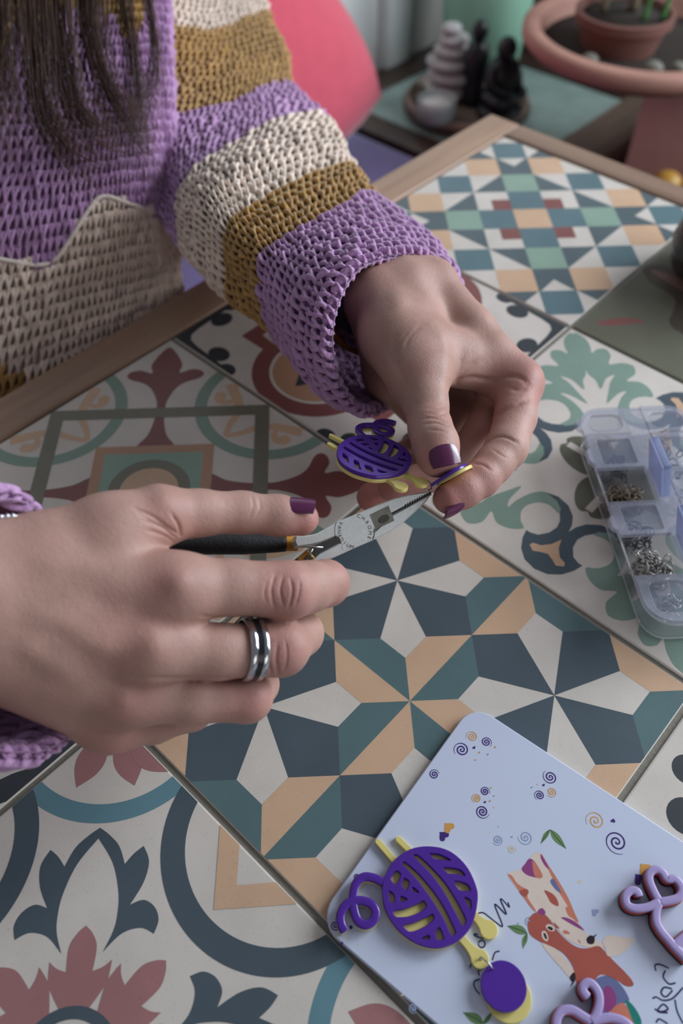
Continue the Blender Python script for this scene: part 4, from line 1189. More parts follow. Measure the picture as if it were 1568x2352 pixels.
SA = [[(92, 1170, 300), (125, 1300, 330), (160, 1450, 336), (170, 1600, 326), (160, 1690, 306), (80, 1735, 292), (-60, 1700, 274), (-120, 1500, 256), (-110, 1300, 256), (-20, 1148, 274)],
      [(-60, 1150, 292), (-20, 1290, 325), (10, 1450, 332), (20, 1600, 322), (0, 1705, 302), (-70, 1745, 288), (-210, 1710, 268), (-270, 1510, 248), (-260, 1310, 248), (-170, 1150, 266)],
      [(-260, 1150, 285), (-220, 1300, 318), (-190, 1460, 326), (-180, 1620, 316), (-200, 1730, 296), (-280, 1770, 280), (-420, 1730, 258), (-480, 1530, 238), (-470, 1320, 238), (-380, 1150, 258)],
      [(-520, 1160, 278), (-480, 1310, 312), (-450, 1480, 320), (-440, 1640, 308), (-470, 1760, 288), (-560, 1800, 270), (-700, 1750, 248), (-760, 1550, 228), (-750, 1340, 228), (-650, 1160, 248)]]
col_A = lambda px, v, u: np.tile(PURPLE, (len(px), 1))
clA = Cloth(SA, 20)
kA = lambda px, ctr: px[:, 0] > -90
stA = crochet(clA, col_A, 7.4, 8.2, 1.5, seed=5, keep=kA); stAi = crochet(clA, col_A, 7.4, 8.2, 1.5, v1=50, inside=True, seed=6, keep=kA)
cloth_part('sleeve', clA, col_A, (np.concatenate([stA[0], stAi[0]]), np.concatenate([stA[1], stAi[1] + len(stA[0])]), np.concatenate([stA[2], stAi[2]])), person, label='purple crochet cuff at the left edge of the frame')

ST = [[(407, 800, 640), (372, 835, 612), (290, 880, 600), (150, 960, 582), (-50, 1060, 562), (-300, 1150, 545), (-520, 1180, 560), (-480, 960, 690), (-100, 760, 740), (300, 720, 700)],
      [(402, 620, 628), (370, 632, 602), (290, 655, 588), (150, 695, 570), (-50, 755, 553), (-300, 820, 545), (-520, 850, 560), (-480, 640, 690), (-100, 520, 740), (290, 550, 710)],
      [(397, 430, 610), (366, 436, 580), (285, 450, 562), (150, 475, 547), (-50, 510, 537), (-300, 560, 540), (-520, 600, 555), (-480, 440, 690), (-100, 350, 740), (290, 380, 710)],
      [(388, 220, 612), (360, 222, 584), (280, 230, 566), (150, 245, 552), (-50, 270, 544), (-300, 310, 550), (-520, 350, 570), (-480, 230, 700), (-100, 150, 750), (290, 180, 720)],
      [(380, 0, 625), (353, 0, 598), (275, 5, 580), (150, 15, 567), (-50, 35, 560), (-300, 70, 570), (-520, 110, 585), (-480, 20, 720), (-100, -60, 770), (290, -40, 740)],
      [(374, -180, 650), (348, -180, 622), (270, -175, 605), (150, -165, 592), (-50, -150, 588), (-300, -120, 600), (-520, -90, 610), (-480, -170, 740), (-100, -230, 790), (290, -210, 770)]]
bx_ = np.array([-700, -300, -60, 0, 80, 128, 170, 200, 236, 300, 370, 400, 700]); by_ = np.array([640, 560, 585, 592, 606, 592, 532, 484, 448, 466, 486, 470, 470])
def col_T(px, v, u):
    yb = np.interp(px[:, 0], bx_, by_)
    c = np.where((px[:, 1] > yb)[:, None], BEIGE, PURPLE)
    c = np.where(((px[:, 1] > 848 + 0.35 * px[:, 0]) & (px[:, 0] < 130))[:, None], MUST, c)
    ym = np.interp(px[:, 0], [-300, 0, 30, 200, 255, 285, 318, 340, 500], [260, 170, 60, 20, 35, 85, 70, -20, -60])
    return np.where((px[:, 1] < ym)[:, None], MUST, c)
clT = Cloth(ST, 24, 20)
def keepT(px, ctr):
    return (px[:, 0] > -160) & (px[:, 1] > -60) & (px[:, 1] < 940) & (np.hypot(px[:, 0] - 229, px[:, 1] - 436) > 7)
stT = crochet(clT, col_T, 8.8, 9.4, 1.78, seed=8, keep=keepT)
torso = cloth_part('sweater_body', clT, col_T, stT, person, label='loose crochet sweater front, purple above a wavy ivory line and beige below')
# ivory edging yarn along the wave
wave = catmull(np.stack([bx_[2:12], by_[2:12] + 3], 1).astype(float), 8)
tp = px_of(clT.S.reshape(-1, 3)); tz = clT.S.reshape(-1, 3); tn = clT.N.reshape(-1, 3); front = (tn * tz).sum(1) < 0
tpf, tzf, tnf = tp[front], tz[front], tn[front]
ed = []
for q in wave:
    dd = np.hypot(tpf[:, 0] - q[0], tpf[:, 1] - q[1]); k = np.argsort(dd)[:4]; w_ = 1 / (dd[k] + 1); w_ /= w_.sum()
    dep = (tzf[k, 2] * w_).sum() - 3.0
    ed.append(Jm(q[0], q[1], dep))
v, f = tube(catmull(np.array(ed)[::2], 4), 1.5, 8)
o = obj('edging', cam2w(v / 1000), f, yarn, torso, colors=np.tile(IVORY, (len(v), 1))); o['label'] = 'ivory yarn along the wavy stripe'

# hair hanging over the sweater
hair_m = mat('hair_brown', (74, 52, 42), 0.42, var=0.3, scale=60, spec=0.5)
locks = [([(60, -220, 538), (70, 0, 523), (85, 150, 518), (105, 270, 518), (170, 360, 523), (235, 392, 530)], 62, 210), ([(120, -220, 538), (125, 0, 528), (140, 130, 523), (165, 240, 523), (220, 310, 528), (290, 318, 538)], 66, 220),
         ([(200, -220, 553), (205, 0, 540), (215, 100, 534), (245, 200, 534), (290, 275, 538), (318, 330, 544), (352, 395, 553)], 56, 170), ([(270, -220, 568), (285, 0, 558), (300, 90, 553), (312, 190, 551), (310, 270, 553), (318, 300, 556)], 30, 80),
         ([(320, -220, 578), (340, 0, 568), (356, 110, 566), (352, 190, 564), (330, 265, 562), (322, 285, 560)], 20, 70), ([(-10, -220, 533), (0, 0, 518), (10, 120, 513), (30, 230, 513), (60, 300, 518)], 60, 120), ([(-60, -220, 528), (-40, 0, 513), (-25, 150, 508), (-10, 290, 508), (0, 360, 510)], 20, 60)]
hv, hf, n = [], [], 0
hg = np.random.default_rng(12)
for pts, spread_, cnt in locks:
    base_p = np.array([Jm(*q) for q in pts])
    for k in range(cnt):
        o1 = hg.normal(0, 1, 3) * [spread_ * .30, 2, 5]; tip = hg.normal(0, 1, 3) * [10, 14, 4]; ln = hg.uniform(.72, 1.05)
        P = catmull(base_p, 5); t = np.linspace(0, 1, len(P))
        P = P + np.outer(1 - 0.55 * t, o1 * 0.33) + np.outer(t ** 2, tip) + np.outer(np.sin(t * 5 + hg.uniform(0, 6)), [1.2, 0, .8])
        P = P[:max(6, int(len(P) * ln))]
        v, f = tube(P, np.linspace(.22, .10, len(P)), 3, caps=False)
        hv.append(v); hf.append(np.array(f) + n); n += len(v)
for pts in ([(270, 290, 540), (300, 370, 540), (345, 420, 548), (398, 448, 560), (440, 470, 580)], [(300, 260, 545), (320, 330, 545), (360, 390, 552), (395, 445, 565)]):
    P = catmull(np.array([Jm(*q) for q in pts]), 6); v, f = tube(P, .3, 3, caps=False); hv.append(v); hf.append(np.array(f) + n); n += len(v)
o = obj('hair', cam2w(np.concatenate(hv) / 1000), np.concatenate(hf), hair_m, person); o['kind'] = 'stuff'; o['label'] = 'long dark brown hair hanging over the sweater'
# ------------------------------------------------------------------ nails, ring, bracelets, pliers, held earring
def unit(v): v = np.asarray(v, float); return v / np.linalg.norm(v)
nail_m = mat('plum_polish', (92, 38, 76), 0.26, var=0.03, coat=0.35)
def nail(parent, c, axis, nrm, w, L_, R_, droop=0.10):
    """curved nail plate; c camera-space mm centre on the skin, axis towards the tip, nrm outwards"""
    a = unit(axis); n_ = unit(np.asarray(nrm, float) - a * (np.asarray(nrm, float) @ a)); s_ = np.cross(n_, a)
    nu, nv = 16, 14; top = []
    for j in range(nv + 1):
        t0 = j / nv * 2 - 1
        for i in range(nu + 1):
            q0 = i / nu * 2 - 1
            # square grid pressed into a rounded nail outline, rounder at the cuticle
            ex_ = 0.30 if t0 < 0 else 0.16
            q = q0 * math.sqrt(1 - ex_ * t0 * t0); t = t0 * math.sqrt(1 - (0.42 if t0 < 0 else 0.22) * q0 * q0)
            wd = w; tt = t * L_
            th = q * wd / R_
            top.append(c + a * tt + s_ * (R_ * math.sin(th)) - n_ * (R_ * (1 - math.cos(th)) + droop * (t * L_) ** 2 / L_ - 0.35))
    top = np.array(top); bot = top - n_ * 1.1
    V = np.concatenate([top, bot]); m_ = len(top); F = []
    for j in range(nv):
        for i in range(nu):
            k = j * (nu + 1) + i
            F.append((k, k + 1, k + nu + 2, k + nu + 1)); F.append((m_ + k, m_ + k + nu + 1, m_ + k + nu + 2, m_ + k + 1))
    bd = [i for i in range(nu + 1)] + [j * (nu + 1) + nu for j in range(1, nv + 1)] + [nv * (nu + 1) + i for i in range(nu - 1, -1, -1)] + [j * (nu + 1) for j in range(nv - 1, 0, -1)]
    for x, y in zip(bd, bd[1:] + bd[:1]): F.append((x, m_ + x, m_ + y, y))
    o = obj('fingernail', cam2w(V / 1000), F, nail_m, parent, sharp=50)
    o['label'] = 'plum polished fingernail'
    return o

def ring_band(name, parent, c, axis, prof, m_, n=64, squash=1.0):
    """lathe a closed profile (radius, along axis) round an axis in camera space"""
    fr = frame(axis, (0, 1, 0))
    v, f = lathe(prof, n, (0, 0, 0), None, closed=True)
    v[:, 1] *= squash
    v = v @ fr + c
    return obj(name, cam2w(v / 1000), f, m_, parent, sharp=50)
rc = Jm(576, 1491, 311.5); rax = unit(Jm(645, 1488, 317) - Jm(500, 1492, 306))
ring_o = thing('finger_ring', 'wide polished steel ring with a black stripe, worn on the middle finger', 'ring', tuple(cam2w(rc / 1000)))
chrome = mat('polished_steel', (205, 207, 212), 0.12, metal=1.0, var=0.01)
rr0 = 11.15
for s_ in (-1, 1):
    ring_band('band', ring_o, rc, rax, [(rr0, s_ * 1.2), (rr0 + .95, s_ * 1.25), (rr0 + 1.15, s_ * 1.9), (rr0 + 1.1, s_ * 3.0), (rr0 + .75, s_ * 3.6), (rr0, s_ * 3.75)][::s_], chrome)
ring_band('inlay', ring_o, rc, rax, [(rr0, -1.25), (rr0 + .75, -1.25), (rr0 + .75, 1.25), (rr0, 1.25)], mat('black_inlay', (26, 26, 30), 0.22, var=0.02))

# bracelets
def bead_strand(name, label, pts, r_, m_, cat='bracelet', closed=True):
    P = catmull(np.array([Jm(*q) for q in pts]), 8, closed)
    v, f = tube(P, r_, 8, closed=closed)
    o = obj(name, cam2w(v / 1000), f, m_, None, loc=cam2w(P.mean(0) / 1000)); tag(o, label, cat); return o
def wrist_loop(c0, ax, rx, ry, xh):
    fr = frame(ax, xh); t = np.linspace(0, 2 * math.pi, 12, endpoint=False)
    return [c0 + fr[0] * rx * math.cos(q) + fr[1] * ry * math.sin(q) for q in t]
def strand(name, label, c0, ax, rx, ry, xh, rad, m_, beads=0, bm_=None):
    L_ = np.array(wrist_loop(c0, ax, rx, ry, xh)); P = catmull(L_, 8, True)
    root = None
    v, f = tube(P, rad, 8, closed=True)
    if beads:
        root = thing(name, label, 'bracelet', tuple(cam2w(c0 / 1000)))
        obj('cord', cam2w(v / 1000), f, m_, root)
        seg = P[np.linspace(0, len(P), beads, endpoint=False).astype(int)]
        for q in seg:
            bv, bf = lathe([(rad * 1.9 * math.sin(t), -rad * 1.9 * math.cos(t)) for t in np.linspace(0.05, math.pi - 0.05, 7)], 10, q)
            obj('bead', cam2w(bv / 1000), bf, bm_ or mat('bead_dark', (40, 44, 62), 0.3, var=0.2, scale=80), root)
    else:
        o = obj(name, cam2w(v / 1000), f, m_, None, loc=cam2w(c0 / 1000)); tag(o, label, 'bracelet')
axB = unit(Jm(925, 665, 440) - Jm(765, 490, 530))
cB = Jm(893, 700, 452)
strand('beaded_bracelet', 'dark beaded bracelet on the wrist inside the purple cuff', cB, axB, 31, 22, (1, .3, 0), 1.1, mat('cord_dark', (30, 30, 40), 0.6), 46)
strand('cord_bracelet', 'thin navy cord bracelet nearest the hand on the cuffed wrist', cB + axB * 4, axB, 30.5, 21.5, (1, .3, 0), 0.9, mat('cord_navy', (44, 52, 74), 0.6))
strand('wooden_bangle', 'amber brown bangle hanging in the purple cuff', cB - axB * 2 + np.array([-3, 8, 2]), axB, 31, 23, (1, .3, 0), 1.6, mat('amber_wood', (150, 92, 40), 0.35))
axA = unit(Jm(100, 1390, 285) - Jm(-300, 1430, 266))
strand('silver_bracelet', 'fine silver chain bracelet at the edge of the frame on the pliers hand', Jm(25, 1388, 283), unit([1, .05, -.9]), 31, 33, (0, 1, 0), 0.6, mat('silver', (200, 200, 205), 0.2, metal=1.0), 80, mat('silver', (200, 200, 205)))

# --- pliers: flat halves built in the plane of their face
PT, PV = Jm(990, 1123, 377), Jm(815, 1215, 363)
pax = unit(PT - PV)
vd = unit(PV); pn = unit(vd - pax * (vd @ pax)) * -1.0          # face normal, towards the viewer
psd = np.cross(pn, pax)
psd = psd if psd[1] > 0 else -psd                                # down in the picture
def pl_xy(px, py, lift=0.0):
    r_ = np.array([(px - 784) / FPX, (py - 1176) / FPX, 1.0]); o_ = PV + pn * lift
    q = r_ * ((o_ @ pn) / (r_ @ pn)) - PV
    return np.array([q @ pax, q @ psd])
z3 = lambda pts, lift=3.6: np.array([pl_xy(640 + x * 0.30612, 960 + y * 0.30612, lift) for x, y in pts])
def pl_world(v):            # local (x, y, height) mm -> world
    v = np.asarray(v, float)
    return cam2w((PV + v[:, :1] * pax + v[:, 1:2] * psd + v[:, 2:3] * pn) / 1000)
pliers = thing('pliers', 'small chain-nose pliers with black handles and amber collars, gripping a jump ring', 'pliers', tuple(pl_world([[0, 0, 0]])[0]))
brushed = mat('brushed_steel', (206, 206, 202), 0.36, metal=0.45, var=0.05, scale=500, bump=0.05, bscale=900)
darks = mat('dark_steel', (78, 74, 68), 0.45, metal=0.8, var=0.1)
def pl_part(nm, loops, z0, z1, m_, bev=0.4, lab=None):
    v_, f_ = plate(loops, z0, z1, bev=bev)
    o = obj(nm, pl_world(v_), f_, m_, pliers, sharp=35)
    if lab: o['label'] = lab
    return o
win = z3([(682, 725), (824, 657), (868, 770), (728, 836)])
upper_full = z3([(1150, 548), (1080, 556), (980, 575), (870, 600), (740, 650), (600, 712), (470, 765), (360, 825), (280, 868), (200, 884), (130, 884), (120, 925), (140, 965), (240, 952), (320, 930), (425, 888), (442, 890), (462, 930), (480, 1000), (580, 972), (700, 920), (712, 850), (850, 716), (1140, 562)])
lower_full = z3([(1150, 560), (1115, 622), (1040, 692), (940, 782), (830, 862), (700, 920), (580, 972), (470, 1022), (380, 1060), (310, 1100), (240, 1150), (150, 1230), (120, 1200), (200, 1110), (300, 1012), (462, 930), (560, 875), (640, 875), (702, 902), (714, 852), (854, 722), (1146, 566)])
pl_part('upper_jaw', [upper_full], -3.2, 3.4, brushed, 0.5, 'brushed steel upper jaw, joint and shank')
pl_part('lower_jaw', [lower_full], -3.0, 3.3, brushed, 0.8, 'brushed steel lower jaw and shank')
pc = z3([(570, 850)])[0]; pr = np.linalg.norm(z3([(718, 850)])[0] - pc)
def scr_ang(x, y):          # angle of a crop position about the joint in the plier plane
    q = z3([(x, y)])[0] - pc; return math.degrees(math.atan2(q[1], q[0]))
def arc_part(p0, p1):
    a0, a1 = scr_ang(*p0), scr_ang(*p1)
    if abs(a1 - a0) > 180: a1 += 360 if a1 < a0 else -360
    pl_part('joint_line', [bandpoly(pc[0], pc[1], pr * 0.985, pr * 1.01, a0, a1, 24)], 3.3, 3.44, darks, 0.0)
arc_part((440, 782), (452, 895)); arc_part((716, 820), (698, 912))
pl_part('jaw_window', [win], 3.0, 3.45, mat('window_steel', (128, 124, 114), 0.3, metal=0.6, var=0.25, scale=160), 0.0, 'dark square opening at the base of the jaws')
wc = win.mean(0)
pl_part('window_cutter', [circ(wc[0] + 0.5, wc[1] + 0.9, 2.9, 24, ry=1.7)], 3.4, 3.7, mat('cutter_steel', (88, 84, 76), 0.3, metal=0.7, var=0.2), 0.2)
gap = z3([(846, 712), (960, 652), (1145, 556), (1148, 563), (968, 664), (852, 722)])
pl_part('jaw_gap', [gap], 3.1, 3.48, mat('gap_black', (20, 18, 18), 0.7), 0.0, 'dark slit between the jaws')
for k in range(11):
    t = k / 10; q = z3([(955 + 178 * t, 656 - 92 * t)])[0]
    dv = unit(z3([(1145, 558)])[0] - z3([(850, 718)])[0]); nv_ = np.array([-dv[1], dv[0]])
    pl_part('jaw_tooth', [np.array([q - dv * .22 - nv_ * .75, q + dv * .22 - nv_ * .75, q + dv * .22 + nv_ * .75, q - dv * .22 + nv_ * .75])], 3.3, 3.62, darks, 0.0)
rec = z3([(430, 890), (455, 905), (462, 930), (320, 1005), (250, 1062), (190, 1060), (250, 985), (330, 930)])
pl_part('spring_recess', [rec], 1.2, 3.3, mat('recess_dark', (58, 56, 54), 0.5, metal=0.5, var=0.1), 0.0)
# lettering on the joint disc
let_m = mat('etched', (62, 60, 56), 0.6, var=0.05)
def glyph(ch, size):
    cu = bpy.data.curves.new('glyph', 'FONT'); cu.body = ch; cu.size = size; cu.resolution_u = 3
    cu.align_x = 'CENTER'; cu.align_y = 'CENTER'
    ob = bpy.data.objects.new('glyph', cu); COL.objects.link(ob)
    dgp = bpy.context.evaluated_depsgraph_get()
    me = bpy.data.meshes.new_from_object(ob.evaluated_get(dgp))
    V = np.array([q.co[:] for q in me.vertices]); F = [tuple(p_.vertices) for p_ in me.polygons]
    bpy.data.objects.remove(ob); bpy.data.curves.remove(cu); bpy.data.meshes.remove(me)
    return V, F
parts_ = []
size = 2.3
def put(ch, ang, inward):
    V, F = glyph(ch, size)
    a = math.radians(ang); rad_ = pr * 0.78
    up = np.array([math.cos(a), math.sin(a)]) * (-1 if inward else 1)      # local y axis of the letter; plane x = along jaw, y = down the picture
    rt = np.array([-up[1], up[0]])                                           # reading direction seen from the viewer (y points down)
    c_ = pc + np.array([math.cos(a), math.sin(a)]) * rad_
    XY = c_ + V[:, :1] * rt + V[:, 1:2] * up
    parts_.append((np.c_[XY, np.full(len(XY), 3.47)], F))
for ch, (x, y) in zip('CHROME', [(597, 747), (625, 768), (647, 795), (662, 826), (668, 860), (662, 890)]): put(ch, scr_ang(x, y), False)
for ch, (x, y) in zip('VANADIUM', [(485, 800), (471, 825), (466, 852), (470, 880), (484, 905), (505, 926), (528, 944), (552, 955)]): put(ch, scr_ang(x, y), True)
v_, f_ = merge(parts_)
obj('lettering', pl_world(v_), f_, let_m, pliers, smooth=False)
# handles
grip = mat('black_grip', (38, 38, 40), 0.62, var=0.08, bump=0.25, bscale=700); amber = mat('amber_collar', (222, 156, 60), 0.42, var=0.03)
def handle(pts, rads, collar):
    P = catmull(np.array([Jm(*q) for q in pts]), 8); r_ = np.interp(np.linspace(0, 1, len(P)), np.linspace(0, 1, len(rads)), rads)
    v, f = tube(P, r_, 20); obj('handle', cam2w(v / 1000), f, grip, pliers)
    c = catmull(np.array([Jm(*q) for q in collar[0]]), 6); v, f = tube(c, collar[1], 20); obj('collar', cam2w(v / 1000), f, amber, pliers)
handle([(340, 1262, 345), (400, 1246, 349), (470, 1246, 353), (560, 1247, 357), (656, 1249, 361)], [4.0, 5.0, 5.35, 5.2, 3.5], ([(653, 1249, 361), (682, 1248, 362)], 3.45))
handle([(470, 1560, 352), (540, 1470, 354), (610, 1395, 356), (660, 1332, 355), (697, 1293, 355)], [4.5, 5.2, 5.3, 4.8, 3.4], ([(693, 1297, 354), (716, 1276, 355)], 3.3))
for a, b in (((135, 962), (332, 971)), ((256, 980), (206, 1062))):
    p0 = Jm(640 + a[0] * .30612, 960 + a[1] * .30612, 351); p1 = Jm(640 + b[0] * .30612, 960 + b[1] * .30612, 351)
    v, f = tube(np.array([p0, (p0 + p1) / 2, p1]), 0.42, 8); obj('spring_wire', cam2w(v / 1000), f, steel, pliers)

# --- earring held between the fingers (mirror twin of the one on the card)
e1 = unit(ndl[0][1] - ndl[0][0]); e2 = np.array([-e1[1], e1[0]])
if (tail.mean(0) - bc) @ e2 < 0: e2 = -e2
Lx = np.array([.993, .119, 0]); Mx = unit([-.07, .585, -.81])
E1 = unit(.81 * Lx + .586 * Mx); E2 = unit(.586 * Lx - .81 * Mx); E3 = np.cross(E1, E2); E3 = E3 if E3[2] < 0 else -E3
HC = Jm(862, 1052, 381)
HS = 0.92
def held(P):
    P = np.asarray(P, float); q = (P[:, :2] - bc) * 1000 * HS
    return cam2w((HC + (q @ e1)[:, None] * E1 + (q @ e2)[:, None] * E2 + ((P[:, 2:3] - 0.0054) * 1000) * E3) / 1000)
def held_discs():
    out = []
    for nm, m_, a, b, off in (('purple_disc', purple_p, (988, 1117, 372), (1070, 1067, 373), 0.0), ('yellow_disc', yellow_p, (1003, 1113, 373), (1083, 1071, 374), 0.0)):
        a = Jm(*a); b = Jm(*b); c = (a + b) / 2; R_ = np.linalg.norm(b - a) / 2; ax1 = unit(b - a)
        nn = unit(np.cross(ax1, unit(c) + np.array([0.0, 0.05, 0.0]))); nn = nn if nn[1] < 0 else -nn
        v_, f_ = plate([circ(0, 0, R_, 40)], -0.75, 0.75, bev=0.15)
        fr = frame(nn, ax1)
        out.append((nm, cam2w((v_ @ fr + c) / 1000), f_, m_))
    c = Jm(978, 1114, 374); t = np.linspace(0, 2 * math.pi, 32, endpoint=False)
    P = np.array([c + 2.9 * (np.array([1, .35, .2]) / 1.08 * math.cos(q) + np.array([-.15, .75, -.6]) * math.sin(q)) for q in t])
    v_, f_ = tube(P, 0.36, 8, closed=True); out.append(('jump_ring', cam2w(v_ / 1000), f_, steel))
    return out
earring('yarn_ball_earring', 'purple and yellow yarn-ball earring held up between thumb and pliers', held, None, None, held_discs)

# fingernails
nail(person, Jm(681, 1184, 331.5) + np.array([0, -6.3, -3.7]), (.97, .05, .12), (-.05, -.86, -.5), 6.0, 8.0, 6.4, .06)
nail(person, Jm(756, 1334, 347) + np.array([7.6, 0, 0]), (.12, -.02, 1), (.97, .1, -.2), 5.0, 6.0, 7.4)
nail(person, Jm(1014, 1052, 371) + np.array([0.4, -0.8, -10.1]), (.26, .94, -.2), (.10, -.20, -.97), 7.6, 5.0, 11.0, 0.10)
nail(person, Jm(1036, 1148, 374) + np.array([2.0, 6.0, -3.0]), unit(Jm(1030, 1145, 374) - Jm(1064, 1126, 377)), (.40, .84, -.36), 5.0, 6.2, 7.4)
# ------------------------------------------------------------------ findings box
def clear(name, color, alpha, rough=0.12):
    m_ = mat(name, color, rough, var=0.02, alpha=alpha, spec=0.6)
    return m_
clear_m = clear('clear_plastic', (214, 216, 222), 0.09, 0.08); lid_m = clear('lid_plastic', (188, 191, 208), 0.36, 0.2); flap_m = clear('flap_plastic', (186, 198, 238), 0.66, 0.25); pane_m = clear('lid_pane', (150, 158, 180), 0.24, 0.1)
BH = 0.022
o_ = AZ(1327, 958, BH)[:2]; e_ = AZ(1482, 1400, BH)[:2]
bl = e_ - o_; bl /= np.linalg.norm(bl); bw = np.array([-bl[1], bl[0]]); bw = bw if bw @ np.array([1, 1]) > 0 else -bw
def BW(v):           # box coordinates (along, across, up) -> world
    v = np.asarray(v, float); return np.c_[o_ + v[:, :1] * bl + v[:, 1:2] * bw, v[:, 2]]
sb = [float((AZ(x, y, BH)[:2] - o_) @ bl) for x, y in ((1348, 1003), (1383, 1081), (1412, 1154), (1445, 1234), (1484, 1322))]
S0, S1, BWID = -0.006, sb[-1] + 0.029, 0.066
bounds = [S0] + sb + [S1]
fbox = thing('findings_box', 'clear plastic compartment box of jewellery findings with two lids flipped open', 'box', tuple(BW([[(S0 + S1) / 2, BWID / 2, 0.0003]])[0]))
def rrect(x0, x1, y0, y1, r_, n=8):
    q = []
    for cx, cy, a in ((x0 + r_, y0 + r_, 180), (x1 - r_, y0 + r_, 270), (x1 - r_, y1 - r_, 0), (x0 + r_, y1 - r_, 90)):
        for t in np.linspace(a, a + 90, n): q.append((cx + r_ * math.cos(math.radians(t)), cy + r_ * math.sin(math.radians(t))))
    return np.array(q)
def bpart(nm, vf, m_, parent=fbox, sharp=40):
    return obj(nm, BW(vf[0]), vf[1], m_, parent, sharp=sharp)
out_, in_ = rrect(S0, S1, 0, BWID, .014), rrect(S0 + .0013, S1 - .0013, .0013, BWID - .0013, .0128)
def taper(vf):       # the tray narrows towards its foot
    v = np.asarray(vf[0], float).copy(); k = 1 - v[:, 2] / BH; xc = (S0 + S1) / 2
    v[:, 0] = xc + (v[:, 0] - xc) * (1 - .055 * k); v[:, 1] = BWID / 2 + (v[:, 1] - BWID / 2) * (1 - .13 * k)
    return v, vf[1]
bpart('tray_wall', taper(plate([out_, in_], 0.0003, BH - .0012)), clear_m)
bpart('tray_floor', taper(plate([in_], 0.0004, 0.0016)), clear_m)
for zz in (0.0011, BH - .0018):
    v, f = taper(tube(np.c_[out_, np.full(len(out_), zz)], .0006, 6, closed=True)); obj('wall_rim', BW(v), f, clear('rim_plastic', (222, 224, 230), 0.42, 0.1), fbox)
for s_ in sb:
    bpart('divider', taper(box(s_ - .0005, s_ + .0005, .0014, BWID - .0014, .0017, BH - .002)), clear_m)
for y_ in (0.0275, 0.0385): bpart('divider', taper(box(S0 + .002, S1 - .002, y_ - .0005, y_ + .0005, .0017, BH - .002)), clear_m)
bpart('hinge_bar', box(S0 + .001, S1 - .001, .0275, .0385, BH - .0012, BH + .0010, bev=.0004), lid_m)
def lid_shape(a, b, y0, y1, first, last, left):
    c = .0135
    q = [(a + .0004, y1)]
    edge = y0 if left else y0
    if left:
        far = []
        if first: far = [(a + .0004 + c * (1 - math.sin(t)), y0 + c * (1 - math.cos(t))) for t in np.linspace(0, math.pi / 2, 8)][::-1]
        L_ = b - a
        pts = [(a + .0004, y1)]
        pts += [(a + .0004 + c * (1 - math.cos(t)), y0 + c * (1 - math.sin(t))) for t in np.linspace(0, math.pi / 2, 8)] if first else [(a + .0004, y0)]
        tab0, tab1 = a + L_ * .38, a + L_ * .85
        if not last: pts += [(tab0, y0), (tab0 + L_ * .10, y0 - .0026), (tab1 - L_ * .10, y0 - .0026), (tab1, y0)]
        pts += [(b - .0004 - c * (1 - math.sin(t)), y0 + c * (1 - math.cos(t))) for t in np.linspace(0, math.pi / 2, 8)] if last else [(b - .0004, y0)]
        pts += [(b - .0004, y1)]
        return np.array(pts)
    return np.array([(p[0], 0.066 - p[1]) for p in lid_shape(a, b, 0.066 - y1, 0.066 - y0, first, last, True)])
OPEN = {(2, 0), (4, 0)}
for i in range(6):
    a, b = bounds[i], bounds[i + 1]
    for side in (0, 1):
        y0, y1 = (-.0006, .0272) if side == 0 else (.0388, .0666)
        if (i, side) in OPEN: continue
        sh = lid_shape(a, b, y0, y1, i == 0, i == 5, side == 0)
        if sarea(sh) < 0: sh = sh[::-1]
        m0, m1 = (.0045 if i != 0 else .006), (.0035 if i != 5 else .006)
        ya, yb = (y0 + .0055, y1 - .003) if side == 0 else (y0 + .003, y1 - .0055)
        hole = rrect(a + m0, b - m1, ya, yb, .0012 if 0 < i < 5 else .0045, 5)
        lid = bpart('lid', plate([sh, hole], BH - .0010, BH + .0016, bev=.0004), lid_m)
        bpart('pane', plate([hole], BH - .0002, BH + .0008), pane_m, lid)
for i in (2, 4):
    a, b = bounds[i] + .0006, bounds[i + 1] - .0006
    c, s_ = math.cos(math.radians(74)), math.sin(math.radians(74))
    def LB(v):
        v = np.asarray(v, float); y, z = v[:, 1].copy(), v[:, 2].copy()
        return np.c_[v[:, 0], .0290 - y * c + z * s_, BH + .0012 + y * s_ + z * c]
    lid = None
    for k, (x0, x1, y0, y1, z0, z1) in enumerate(((a, b, 0, .0255, 0, .0015), (a, a + .0016, 0, .0255, .0015, .0052), (b - .0016, b, 0, .0255, .0015, .0052), (a, b, .0235, .0255, .0015, .0052))):
        v, f = box(x0, x1, y0, y1, z0, z1, bev=.0004)
        o = obj('open_lid' if k == 0 else 'lid_rim', BW(LB(v)), f, flap_m, fbox if k == 0 else lid, sharp=40)
        if k == 0: lid = o; o['label'] = 'blue tinted lid flipped upright'
silver_f = mat('findings_silver', (206, 204, 198), 0.22, metal=0.9, var=0.05); bronze_f = mat('findings_bronze', (160, 146, 128), 0.32, metal=0.85, var=0.15); gold_f = mat('findings_gold', (196, 150, 96), 0.3, metal=0.8); gun_f = mat('findings_grey', (84, 86, 96), 0.35, metal=0.8)
fg = np.random.default_rng(21)
